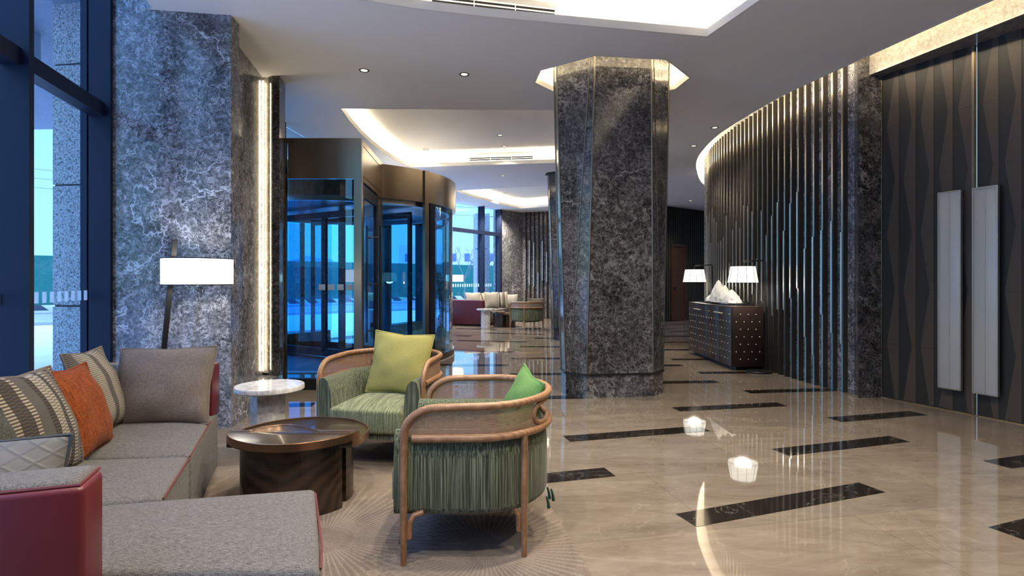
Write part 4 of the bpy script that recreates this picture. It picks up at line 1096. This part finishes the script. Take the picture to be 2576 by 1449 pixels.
# ------------------------------------------------------------------ coffee table, marble side table
def make_coffee():
    r = empty('coffee_table', (0, 0, 0)); RT = 0.375
    def seg(Rr, cy, n=40):
        hx = math.sqrt(Rr * Rr - cy * cy); a0 = math.atan2(cy, -hx); a1 = math.atan2(cy, hx)
        return Rr, a0, a1
    cy = -0.105; hx = math.sqrt(RT ** 2 - cy ** 2)
    # near, higher half: the circle below the chord plus a rounded bulge over it
    a0 = math.atan2(cy, -hx); a1 = math.atan2(cy, hx)
    if a0 > 0: a0 -= 2 * PI
    if a1 > 0: a1 -= 2 * PI
    near_ = [(RT * math.cos(a0 + (a1 - a0) * k / 40), RT * math.sin(a0 + (a1 - a0) * k / 40)) for k in range(41)]
    bul = [(v.x, v.y) for v in catmull([(hx, cy), (0.22, cy - 0.004), (0.12, cy + 0.012), (0.04, cy + 0.07), (-0.04, cy + 0.118), (-0.11, cy + 0.125), (-0.18, cy + 0.09), (-0.225, cy + 0.03), (-0.245, cy + 0.002), (-hx, cy)], 6)]
    prism('upper_top', near_ + bul[1:-1], 0.366, 0.410, M['walnut_top'], r, bev=0.003, seg=2)
    tube('metal_rim', [(x * 1.002, y * 1.002, 0.4105) for x, y in near_[1:-1]], 0.003, M['copper'], r, 6)
    swept('edge_band', [(x, y) for x, y in near_], [(0.0, 0.372), (-0.004, 0.372), (-0.004, 0.408), (0.0, 0.408)], M['copper'], r, smooth=True)
    tube('metal_inlay', [(x, y, 0.4105) for x, y in bul[1:-1]], 0.003, M['copper'], r, 6)
    b0, b1 = math.atan2(cy - 0.06, math.sqrt(RT ** 2 - (cy - 0.06) ** 2)), math.atan2(cy - 0.06, -math.sqrt(RT ** 2 - (cy - 0.06) ** 2))
    if b1 < 0: b1 += 2 * PI
    rear = [(RT * math.cos(b0 + (b1 - b0) * k / 48), RT * math.sin(b0 + (b1 - b0) * k / 48)) for k in range(49)]
    prism('lower_top', rear, 0.332, 0.365, M['walnut_top'], r, bev=0.003, seg=2)
    swept('edge_band', rear, [(0.0, 0.335), (-0.004, 0.335), (-0.004, 0.372), (0.006, 0.372), (0.006, 0.366), (0.0, 0.366)], M['copper'], r, smooth=True)
    def D(Rr, cyy, below, cx=0.0, cY=0.0):
        h = math.sqrt(Rr ** 2 - cyy ** 2)
        if below:
            s, e = math.atan2(cyy, -h), math.atan2(cyy, h)
            if s > 0: s -= 2 * PI
            if e > 0: e -= 2 * PI
        else:
            s, e = math.atan2(cyy, h), math.atan2(cyy, -h)
            if e < 0: e += 2 * PI
        return [(cx + Rr * math.cos(s + (e - s) * k / 30), cY + Rr * math.sin(s + (e - s) * k / 30)) for k in range(31)]
    prism('front_base', D(0.315, -0.145, True), 0.0, 0.366, M['walnut'], r)
    prism('rear_base', D(0.275, -0.075, False, 0.010, 0.02), 0.0, 0.332, M['walnut'], r)
    return r
tb = make_coffee(); tb.location = (-1.205, 3.245, 0.010)
tag(tb, 'round dark walnut coffee table with split level top on the near rug', 'coffee table', 'round walnut coffee tables')
tb2 = copy_tree(tb); tb2.location = (-0.20, 15.45, 0); tb2.rotation_euler = (0, 0, R(-70))
tag(tb2, 'distant dark coffee table partly behind the far armchair', 'coffee table', 'round walnut coffee tables')
def make_side():
    r = empty('side_table', (0, 0, 0))
    lathe('table_top', [(0, 0.46), (0.225, 0.46), (0.2335, 0.468), (0.2335, 0.492), (0.230, 0.498), (0, 0.498)], M['white_marble'], r, 56)
    pol = octa((0, 0), 0.118, 0.05, 0.118, 0.05)
    prism('pedestal', [(p[0], p[1]) for p in pol], 0.0, 0.46, M['white_marble'], r)
    return r
st = make_side(); st.location = (-1.72, 4.04, 0.010)
tag(st, 'white marble side table with faceted pedestal beside the near sofa', 'side table', 'white marble side tables')
st2 = copy_tree(st); st2.location = (-0.70, 15.02, 0)
tag(st2, 'distant white marble side table in front of the red sofa', 'side table', 'white marble side tables')

# ------------------------------------------------------------------ drum floor lamps
def make_drum_lamp():
    r = empty('floor_lamp', (0, 0, 0))
    lathe('base', [(0, 0.0), (0.15, 0.0), (0.15, 0.012), (0.146, 0.016), (0, 0.016)], M['black_metal'], r, 40)
    bm = bmesh.new()
    p0, p1 = Vector((0, 0, 0.016)), Vector((0.158, 0.0, 1.56)); d = p1 - p0
    g = bmesh.ops.create_cube(bm, size=1.0)
    bmesh.ops.transform(bm, matrix=Matrix.Translation((p0 + p1) / 2) @ d.to_track_quat('Z', 'Y').to_matrix().to_4x4() @ Matrix.Rotation(R(40), 4, 'Z') @ Matrix.Diagonal((0.036, 0.036, d.length, 1)), verts=g['verts'])
    bm_obj('pole', bm, M['black_metal'], r)
    sx, sy, z0, z1, rad = 0.425, -0.16, 1.208, 1.40, 0.242
    bm = bmesh.new(); add_lathe(bm, [(rad, z0), (rad, z1), (rad - 0.003, z1), (rad - 0.003, z0), (rad, z0)], 56, (sx, sy, 0))
    bm_obj('lamp_shade', bm, M['shade'], r, smooth=True)
    for z in (z0 - 0.004, z1 - 0.002):
        bm = bmesh.new(); add_lathe(bm, [(rad + 0.003, z), (rad + 0.003, z + 0.007), (rad - 0.006, z + 0.007), (rad - 0.006, z), (rad + 0.003, z)], 56, (sx, sy, 0))
        bm_obj('shade_rim', bm, M['black_metal'], r, smooth=True)
    bm = bmesh.new(); add_tube(bm, [(0.138, 0.0, 1.365), (sx, sy, 1.375)], 0.008, 8); add_tube(bm, [(sx - rad * 0.98, sy, 1.375), (sx + rad * 0.98, sy, 1.375)], 0.004, 6); add_tube(bm, [(sx, sy, 1.385), (sx, sy, 1.28)], 0.012, 8)
    bm_obj('arm', bm, M['black_metal'], r)
    lathe_o = lathe('bulb', [(0, 1.20), (0.022, 1.212), (0.03, 1.24), (0.018, 1.275), (0, 1.28)], M['shade'], r, 12); lathe_o.location = (sx, sy, 0)
    ld = bpy.data.lights.new('lamp_light', 'POINT'); ld.energy = 5; ld.color = (1.0, 0.93, 0.80); ld.shadow_soft_size = 0.05
    lo = bpy.data.objects.new('lamp_light', ld); COL.objects.link(lo); lo.parent = r; lo.location = (sx, sy, 1.30)
    return r
fl1 = make_drum_lamp(); fl1.location = (-2.80, 4.46, 0.010)
tag(fl1, 'floor lamp with leaning black pole and white drum shade by the marble pier', 'floor lamp', 'drum shade floor lamps')
fl2 = copy_tree(fl1); fl2.location = (-2.02, 15.95, 0)
tag(fl2, 'distant floor lamp with white drum shade behind the red sofa', 'floor lamp', 'drum shade floor lamps')

# ------------------------------------------------------------------ studded console, mountain sculpture, cone lamps
con = empty('sideboard', (3.26, 8.83, 0)); tag(con, 'dark brown studded sideboard against the curved slat wall', 'sideboard')
CL, CD, CZ0, CZ1 = 1.90, 0.43, 0.050, 0.872
box('body', (0, 0, (CZ0 + CZ1) / 2), (CD - 0.012, CL, CZ1 - CZ0 - 0.004), M['console'], con)
box('plinth', (0.02, 0, 0.0245), (CD - 0.12, CL - 0.10, 0.049), M['black_metal'], con)
box('worktop', (0.0, 0, CZ1 + 0.003), (CD + 0.006, CL + 0.006, 0.010), M['console'], con, bev=0.002)
bm = bmesh.new(); bmesh.ops.create_uvsphere(bm, u_segments=10, v_segments=6, radius=0.0085)
for v in bm.verts: v.co.z *= 0.8
stud_me = bpy.data.meshes.new('stud'); bm.to_mesh(stud_me); bm.free(); stud_me.materials.append(M['stud']); stud_me.polygons.foreach_set('use_smooth', [True] * len(stud_me.polygons))
rowz = [CZ0 + 0.105 + 0.1035 * k for k in range(7)][::-1]
dw = CL / 4
for k in range(4):
    yk = -CL / 2 + dw * (k + 0.5)
    dr = box('door', (-CD / 2 + 0.002, yk, (CZ0 + CZ1) / 2), (0.018, dw - 0.003, CZ1 - CZ0 - 0.006), M['console'], con, bev=0.0015)
    X = -CD / 2 - 0.009
    for r_, z in enumerate(rowz):
        if r_ == 0: offs = [0.36 * dw] if k in (1, 3) else [-0.36 * dw]
        elif r_ % 2 == 1: offs = [dw * (-0.375 + 0.25 * i) for i in range(4)]
        else: offs = [dw * (-0.25 + 0.25 * i) for i in range(3)]
        for of in offs: link('stud', stud_me, None, dr, (X, yk + of, z), (0, R(90), 0))
    if k in (0, 2):
        yh = -CL / 2 + dw * (k + 1)
        tube('handle', [(X - 0.001, yh - 0.16, rowz[0]), (X - 0.022, yh - 0.15, rowz[0]), (X - 0.024, yh - 0.08, rowz[0] + 0.004), (X - 0.026, yh, rowz[0] + 0.002), (X - 0.024, yh + 0.08, rowz[0] + 0.005), (X - 0.022, yh + 0.15, rowz[0]), (X - 0.001, yh + 0.16, rowz[0])], 0.007, M['stud'], dr, 8)
ep = box('end_panel', (0, -CL / 2 - 0.004, (CZ0 + CZ1) / 2), (CD - 0.01, 0.012, CZ1 - CZ0 - 0.006), M['console'], con, bev=0.0015)
for r_, z in enumerate(rowz):
    offs = [(-0.10 + 0.108 * i) for i in range(3)] if r_ % 2 == 0 else [(-0.157 + 0.108 * i) for i in range(4)]
    for of in offs: link('stud', stud_me, None, ep, (of, -CL / 2 - 0.011, z), (R(90), 0, 0))
slab = box('marble_slab', (3.29, 8.96, 0.8955), (0.33, 1.22, 0.030), M['black_marble'], bev=0.003); tag(slab, 'black marble slab lying on the studded sideboard', 'slab')
sc_ = empty('mountain_sculpture', (3.28, 8.86, 0.911)); tag(sc_, 'white ridged sculpture of several mountain peaks on the black slab', 'sculpture')
def peak(cy, cx, h, w, d, seed, lean=0.0):
    bm = bmesh.new(); rn = random.Random(seed); n = 96; m = 26; rings = []
    for j in range(m + 1):
        v = j / m; rad = (1 - v ** 1.45) ** 0.80; rg = []
        for i in range(n):
            a = 2 * PI * i / n
            f = 1 + 0.035 * math.sin(a * 22 + v * 14 + seed) + 0.13 * noise.noise(Vector((math.cos(a) * 2.5, math.sin(a) * 2.5, v * 4 + seed * 3)))
            rg.append(bm.verts.new((cx + d * rad * f * math.sin(a), cy + w * rad * f * math.cos(a) + lean * v, h * v)))
        rings.append(rg)
    for A, B in zip(rings, rings[1:]):
        for i in range(n): bm.faces.new((A[i], A[(i + 1) % n], B[(i + 1) % n], B[i]))
    bm.faces.new(rings[0][::-1]); bm.faces.new(rings[-1])
    return bm_obj('peak', bm, M['plaster_white'], sc_, smooth=True)
peak(0.12, -0.02, 0.345, 0.24, 0.115, 1, 0.0); peak(0.00, 0.035, 0.265, 0.20, 0.10, 2, 0.0); peak(-0.26, 0.045, 0.20, 0.24, 0.115, 3, 0.02); peak(-0.10, 0.0, 0.19, 0.18, 0.085, 4, 0); peak(0.36, -0.05, 0.12, 0.16, 0.09, 5, -0.03)

def make_cone_lamp():
    r = empty('arc_lamp', (0, 0, 0))
    lathe('base', [(0, 0.0), (0.172, 0.0), (0.172, 0.018), (0.166, 0.024), (0, 0.024)], M['black_metal'], r, 40)
    pole = [(0.12, 0.03, 0.024), (0.11, 0.03, 0.8), (0.10, 0.03, 1.50), (0.095, 0.03, 1.517), (0.08, 0.03, 1.52), (-0.205, 0.0, 1.508), (-0.216, 0.0, 1.50), (-0.218, 0.0, 1.43)]
    tube('pole', pole, 0.010, M['black_metal'], r, 8)
    s = Vector((-0.218, 0.0))
    rb, rt, z0, z1 = 0.196, 0.158, 1.217, 1.440
    bm = bmesh.new(); add_lathe(bm, [(rb, z0), (rt, z1), (rt - 0.003, z1), (rb - 0.003, z0), (rb, z0)], 40, (s.x, s.y, 0))
    bm_obj('lamp_shade', bm, M['shade_cone'], r, smooth=True)
    bm = bmesh.new(); add_lathe(bm, [(0, z1 - 0.004), (rt - 0.004, z1 - 0.004), (rt - 0.004, z1 - 0.008), (0, z1 - 0.008)], 40, (s.x, s.y, 0)); bm_obj('shade_cap', bm, M['shade_cone'], r)
    for k in range(10):
        a = 2 * PI * (k + 0.3) / 10
        tube('rib', [(s.x + (rb + 0.002) * math.cos(a), s.y + (rb + 0.002) * math.sin(a), z0), (s.x + (rt + 0.002) * math.cos(a), s.y + (rt + 0.002) * math.sin(a), z1)], 0.0028, M['bronze_dark'], r, 5)
    for rr_, z in ((rb, z0 - 0.003), (rt, z1 - 0.003)):
        bm = bmesh.new(); add_lathe(bm, [(rr_ + 0.003, z), (rr_ + 0.003, z + 0.006), (rr_ - 0.004, z + 0.006), (rr_ - 0.004, z), (rr_ + 0.003, z)], 40, (s.x, s.y, 0))
        bm_obj('shade_rim', bm, M['bronze_dark'], r, smooth=True)
    ld = bpy.data.lights.new('lamp_light', 'POINT'); ld.energy = 5; ld.color = (1.0, 0.92, 0.78); ld.shadow_soft_size = 0.11
    lo = bpy.data.objects.new('lamp_light', ld); COL.objects.link(lo); lo.parent = r; lo.location = (s.x, s.y, 1.28)
    return r
al = make_cone_lamp(); al.location = (3.355, 7.73, 0)
tag(al, 'arched lamp with pleated white cone shade at the near end of the sideboard', 'floor lamp', 'cone shade lamps by the sideboard')
al2 = copy_tree(al); al2.location = (3.42, 9.98, 0)
tag(al2, 'arched lamp with pleated white cone shade beyond the far sideboard end', 'floor lamp', 'cone shade lamps by the sideboard')

# ------------------------------------------------------------------ far seating group
sofa2 = copy_tree(sofa); a2 = R(-40)
piv = Vector((-1.128, 1.473)); tgt = Vector((-0.81, 15.42)); v_ = Vector((-1.9, 2.5)) - piv
v_ = Vector((v_.x * math.cos(a2) - v_.y * math.sin(a2), v_.x * math.sin(a2) + v_.y * math.cos(a2)))
sofa2.location = (tgt.x + v_.x, tgt.y + v_.y, 0); sofa2.rotation_euler = (0, 0, a2)
for c in kids(sofa2):
    if c.name.startswith('chaise_seat') or c.name.startswith('base_plinth') or (c.name.startswith('piping') and max(v.co.x for v in c.data.vertices) > 1.05): bpy.data.objects.remove(c, do_unlink=True)
prism('seat', SP([(-1.12, 1.64), (-1.335, 2.165), (-2.20, 1.95), (-2.14, 1.42), (-1.172, 1.645)]), 0.045, 0.408, M['sofa'], sofa2, bev=0.024, seg=3)
prism('base_plinth', SP([(-1.20, 1.70), (-1.40, 2.12), (-1.85, 3.38), (-2.38, 3.50), (-2.30, 2.6), (-2.05, 1.45)]), 0.0, 0.05, M['black_metal'], sofa2)
tag(sofa2, 'distant curved sofa with plum red leather back by the far window', 'sofa', 'curved sectional sofas in the lobby')
def near2far(x, y):
    d = Vector((x, y)) - piv; return (tgt.x + d.x * math.cos(a2) - d.y * math.sin(a2), tgt.y + d.x * math.sin(a2) + d.y * math.cos(a2))
G_FAR = 'cushions on the distant sofa'
def farp(px, Y, z, w, h, m, rz, lab, seed):
    pillow('cushion', w, h, 0.14, M[m], ((px - 1288) / 1431 * Y, Y, z), R(rz), R(14), 0, None, seed, 0.07, G_FAR, lab, 12)
farp(1190, 16.6, 0.70, 0.46, 0.40, 'cushion_cream', 20, 'cream cushion at the left behind the distant red sofa back', 21)
farp(1216, 17.0, 0.66, 0.45, 0.45, 'bands_y', 45, 'yellow striped cushion on the distant sofa', 22)
farp(1237, 16.75, 0.66, 0.46, 0.50, 'cushion_cream', 25, 'tall cream cushion left of the striped one on the distant sofa', 23)
farp(1258, 17.0, 0.66, 0.48, 0.50, 'bands_c', 15, 'grey and cream striped cushion on the distant sofa', 24)
farp(1285, 17.3, 0.62, 0.44, 0.42, 'cushion_cream', -5, 'pale cushion at the right end of the distant sofa', 25)

# ------------------------------------------------------------------ flower display in the revolving door case
fdp = empty('flower_arrangement', (-1.16, 9.28, 0.305)); tag(fdp, 'white flowers on tall stems inside the revolving door showcase', 'flowers')
rn = random.Random(9); st_bm = bmesh.new(); lf_bm = bmesh.new(); pt_bm = bmesh.new()
for k in range(7):
    top = Vector((rn.uniform(-0.05, 0.14), rn.uniform(-0.20, 0.16), rn.uniform(0.75, 1.05))); mid = top * 0.55 + Vector((0, 0, 0.1))
    pts = [tuple(v) for v in catmull([(rn.uniform(-0.04, 0.04), rn.uniform(-0.04, 0.04), 0.0), mid, top], 5)]; add_tube(st_bm, pts, 0.005, 5)
    for q in range(5):
        c = Vector(pts[-1 - q]) + Vector((rn.uniform(-0.04, 0.04), rn.uniform(-0.04, 0.04), rn.uniform(-0.03, 0.03)))
        for w in range(5):
            g = bmesh.ops.create_uvsphere(pt_bm, u_segments=6, v_segments=4, radius=0.026)
            bmesh.ops.transform(pt_bm, matrix=Matrix.Translation(c) @ Matrix.Rotation(w * 2 * PI / 5 + q, 4, (0.4, 1, 0.5)) @ Matrix.Translation((0, 0, 0.022)) @ Matrix.Diagonal((0.75, 0.35, 1, 1)), verts=g['verts'])
for k in range(46):
    a = rn.uniform(0, 2 * PI); z = rn.uniform(0.15, 0.62); ln = rn.uniform(0.12, 0.24); p = Vector((rn.uniform(-.04, .04), rn.uniform(-.06, .06), z)); d = Vector((math.cos(a), math.sin(a), rn.uniform(-0.5, 0.6))).normalized(); s = d.cross(Vector((0, 0, 1))).normalized() * 0.012
    vv = [lf_bm.verts.new(x) for x in (p, p + d * ln * 0.5 + s, p + d * ln, p + d * ln * 0.5 - s)]; lf_bm.faces.new(vv)
bm_obj('stems', st_bm, M['leaf'], fdp); bm_obj('leaves', lf_bm, M['leaf'], fdp); bm_obj('blossoms', pt_bm, M['petal'], fdp, smooth=True)
lathe('vase', [(0, 0), (0.07, 0), (0.09, 0.06), (0.06, 0.16), (0.05, 0.2), (0.045, 0.2), (0.055, 0.15), (0, 0.02)], M['plaster_white'], fdp, 20)

# ------------------------------------------------------------------ downlights and air slots in the ceiling
def make_downlight():
    r = empty('downlight', (0, 0, 0))
    lathe('trim_ring', [(0.038, 0.0), (0.052, -0.004), (0.056, 0.001), (0.038, 0.012)], M['bronze_dark'], r, 24)
    lathe('lens', [(0, -0.0015), (0.037, -0.0015)], M['lens'], r, 20)
    ld = bpy.data.lights.new('downlight_beam', 'SPOT'); ld.energy = SPOT; ld.color = (1.0, 0.88, 0.70); ld.spot_size = R(125); ld.spot_blend = 0.9; ld.shadow_soft_size = 0.04
    lo = bpy.data.objects.new('downlight_beam', ld); COL.objects.link(lo); lo.parent = r; lo.location = (0, 0, -0.02)
    return r
def ceil_pt(x, y, z): d = F_ * (z - H) / (HY - y); return ((x - CX) / F_ * d, d, z)
DLS = [(916, 177, HC, 'recessed ceiling downlight nearest the lit marble niche'), (1168, 187, HC, 'recessed ceiling downlight left of the large column'),
       (1072, 376, HC + 0.27, 'dark downlight in the middle coffer above the revolving door'), (1258, 340, HC + 0.27, 'downlight in the middle coffer, upper of two close ones'),
       (1269, 368, HC + 0.27, 'downlight in the middle coffer, lower of two close ones'), (1265, 442, HC, 'small downlight between the middle and far coffers'),
       (1271, 486, HC + 0.27, 'small downlight inside the far coffer'), (1160, 500, HC, 'small distant downlight above the far window, left one'), (1213, 513, HC, 'small distant downlight above the far window, right one'),
       (1262, 524, HC, 'small distant downlight by the far marble wall'), (1798, 321, HC, 'downlight beside the curved cove, the nearer one'), (1745, 367, HC, 'downlight beside the curved cove, the farther one'),
       (1737, 505, HC, 'faint distant downlight before the dark corridor wall')]
d0 = make_downlight(); G_DL = 'round recessed ceiling downlights'
for i, (x, y, z, lab) in enumerate(DLS):
    o = d0 if i == 0 else copy_tree(d0)
    p = ceil_pt(x, y, z); o.location = (p[0], p[1], z - 0.001); tag(o, lab, 'downlight', G_DL)
    if i in (0, 1, 3, 4, 10, 11):
        for c in kids(o):
            if c.type == 'LIGHT': c.data = c.data.copy(); c.data.energy = SPOT * 0.55
    if i in (5, 6, 7, 8, 9):
        for c in kids(o):
            if c.type == 'LIGHT': c.data = c.data.copy(); c.data.energy = SPOT * 1.9
UNSEEN = [(0.3, 2.6), (1.6, 3.4), (0.2, 0.6), (2.0, 1.2), (-0.7, 1.5), (2.9, 3.2), (-0.2, 3.9), (1.1, 4.4)]  # out-of-view downlights added to brighten the lounge
for i, (x, y) in enumerate(UNSEEN):
    o = copy_tree(d0); o.location = (x, y, HC + 0.269)
    for c in kids(o):
        if c.type == 'LIGHT': c.data = c.data.copy(); c.data.energy = SPOT * 1.05
    o.location = (x, y, HC + 0.269); tag(o, 'unseen downlight added in the front coffer above the lounge', 'downlight', G_DL)
def vent(px0, py0, px1, py1, lab, dz):
    a, b = Vector(ceil_pt(px0, py0, HC + dz)), Vector(ceil_pt(px1, py1, HC + dz)); c = (a + b) / 2; L = (b - a).length; an = math.atan2(b.y - a.y, b.x - a.x)
    r = empty('air_vent', c, an)
    boxes('grille', [((0, 0, 0.034), (L, 0.012, 0.008)), ((0, 0, 0.0), (L, 0.012, 0.008)), ((0, 0, -0.034), (L, 0.012, 0.008)), ((-L / 2, 0, 0), (0.01, 0.012, 0.076)), ((L / 2, 0, 0), (0.01, 0.012, 0.076)), ((-L / 6, 0, 0), (0.006, 0.012, 0.07)), ((L / 6, 0, 0), (0.006, 0.012, 0.07))], M['coffer'], r)
    box('slot', (0, 0.006, 0), (L, 0.004, 0.07), M['black_metal'], r)
    tag(r, lab, 'air vent', 'linear air slots in the coffers')
vent(1085, -3, 1397, 33, 'long linear air slot in the front coffer edge at the top', 0.165)
vent(1181, 401, 1341, 396, 'linear air slot in the middle coffer above the far lounge', 0.143)

# ------------------------------------------------------------------ outside: forecourt, road, hoarding, building, trees, hills, canopy
GZ = -0.13
grd = mesh('ground', [(-160, -40, GZ), (200, -40, GZ), (200, 260, GZ), (-160, 260, GZ)], [(0, 1, 2, 3)], M['ext_paving']); tag(grd, 'pale forecourt paving outside the windows', 'ground', kind='structure')
fA, fB = Vector((-20.7, 25.0)), Vector((-2.8, 41.0)); fd = (fB - fA).normalized(); fnm = Vector((fd.y, -fd.x)); fa_ = math.atan2(fd.y, fd.x); fm = (fA + fB) / 2
def along(s, o): q = fm + fd * s + fnm * o; return (q.x, q.y)
for nm, o0, o1, zz, mt, lb in (('road', 2.5, 9.5, 0.004, 'asphalt', 'asphalt road in front of the green hoarding'), ('road_line', 5.9, 6.1, 0.008, 'kerb', 'pale line along the road'), ('kerb', 9.5, 9.9, 0.10, 'kerb', 'stone kerb between road and forecourt'), ('pavement', 0.3, 2.5, 0.06, 'kerb', 'footpath along the green hoarding')):
    o = prism(nm, [along(-60, o0), along(60, o0), along(60, o1), along(-60, o1)], GZ, GZ + zz, M[mt]); tag(o, lb, nm.replace('_', ' '), kind='structure')
hd = empty('hoarding_fence', (fm.x, fm.y, GZ), fa_); tag(hd, 'long green construction hoarding across the road', 'fence', kind='thing')
box('panel', (0, 0.3, 1.24), (120, 0.06, 2.48), M['hoard'], hd)
box('chevron_kerb', (0, 0.0, 0.14), (120, 0.35, 0.28), M['chevron'], hd)
bd = empty('office_building', (-4.0, 84.0, GZ), R(-6)); tag(bd, 'white flat roofed building with two rows of windows beyond the hoarding', 'building')
box('block', (0, 4, 3.3), (26, 8, 6.6), M['bldg'], bd)
wv = bpy.data.meshes.new('window'); bm = bmesh.new(); add_box(bm, (0, -0.02, 0), (0.75, 0.08, 1.15)); bm.to_mesh(wv); bm.free(); wv.materials.append(M['bldg_win'])
for i in range(14):
    for z in (2.55, 4.75): link('window', wv, None, bd, (-11.7 + 1.75 * i + (0.3 if i % 2 else 0), 0, z))
rn = random.Random(12)
def tree(x, y, h, lab):
    r = empty('bare_tree', (x, y, GZ)); tag(r, lab, 'tree', 'bare street trees'); bm = bmesh.new()
    def br(p, d, l, rad, lev):
        q = p + d * l; add_tube(bm, [p, (p + q) / 2 + Vector((rn.uniform(-1, 1), rn.uniform(-1, 1), 0)) * l * 0.05, q], [rad, rad * 0.85, rad * 0.65], 5, cap=False)
        if lev == 0: return
        for _ in range(3 if lev > 1 else 4):
            a = rn.uniform(0, 2 * PI); s = rn.uniform(0.35, 0.8); nd = (d + Vector((math.cos(a) * s, math.sin(a) * s, rn.uniform(-0.05, 0.25)))).normalized(); br(p + d * l * rn.uniform(0.7, 1.0), nd, l * rn.uniform(0.55, 0.75), rad * 0.6, lev - 1)
    br(Vector((0, 0, 0)), Vector((0, 0, 1)), h * 0.42, 0.045, 4)
    bm_obj('branches', bm, M['bark'], r)
tree(-1.95, 37.0, 3.6, 'bare young tree seen through the narrow far window pane')
tree(-3.1, 37.0, 4.0, 'bare tree seen through the wide far window pane')
tree(-13.5, 29.0, 4.0, 'bare tree seen through the revolving door')
hv = []; hf = []
for i in range(61):
    x = -200 + 5 * i; y = 240; z = 11 + 7 * noise.noise(Vector((i * 0.17, 0, 3.3))) + 3 * noise.noise(Vector((i * 0.6, 1, 2)))
    hv += [(x, y, -1), (x, y + 10 + z, max(3, z))]
    if i: a = 2 * i - 2; hf.append((a, a + 2, a + 3, a + 1))
tag(mesh('hills', hv, hf, M['hill'], smooth=True), 'low hazy hills on the horizon', 'hills', kind='structure')
cp = prism('canopy', [(-3.9, 3.6), (-4.15, 5.9), (-7.2, 10.3), (-13.0, 10.6), (-13.0, 2.0), (-5.0, 1.5)], 4.0, 4.35, M['canopy']); tag(cp, 'entrance canopy slab outside the left window', 'canopy', kind='structure')
boxes('canopy_beams', [((-8.8, 6.2, 3.86), (7.0, 0.4, 0.30)), ((-10.4, 9.0, 3.86), (5.0, 0.4, 0.30)), ((-8.0, 3.8, 3.86), (7.5, 0.4, 0.30))], M['canopy'], cp)
gp = empty('granite_pillar', (-4.40, 5.80, GZ)); tag(gp, 'speckled granite pillar standing outside the left window', 'pillar', kind='structure')
for k in range(4): box('block', (0, 0, 0.515 + 0.612 + 1.2 * k - 0.6 if k else 0.56), (0.33, 0.30, 1.185 if k else 1.11), M['granite'], gp, rz=R(-8), bev=0.006)
box('joint_core', (0, 0, 2.05), (0.30, 0.27, 4.1), M['black_metal'], gp, rz=R(-8))
gp2 = empty('granite_pillar', (-1.05, 19.6, GZ)); tag(gp2, 'granite pillar outside the far window beside the marble wall', 'pillar', kind='structure')
for k in range(3): box('block', (0, 0, 0.62 + 1.22 * k), (0.45, 0.45, 1.20), M['granite'], gp2, rz=R(20))
ple = empty('power_pole', (-2.0, 70.0, GZ)); tag(ple, 'thin power pole with cross arms far beyond the window', 'pole')
boxes('mast', [((0, 0, 6.0), (0.16, 0.16, 12.0)), ((0, 0, 11.2), (2.6, 0.1, 0.1)), ((0, 0, 10.2), (3.2, 0.1, 0.1)), ((0, 0, 9.2), (2.6, 0.1, 0.1))], M['bark'], ple)
for z in (11.2, 10.2, 9.2):
    tube('wire', [(-60, -10, z + 3.0), (-30, -5, z + 0.8), (0, 0, z), (30, 5, z + 0.8), (70, 12, z + 3)], 0.03, M['bark'], ple, 4)
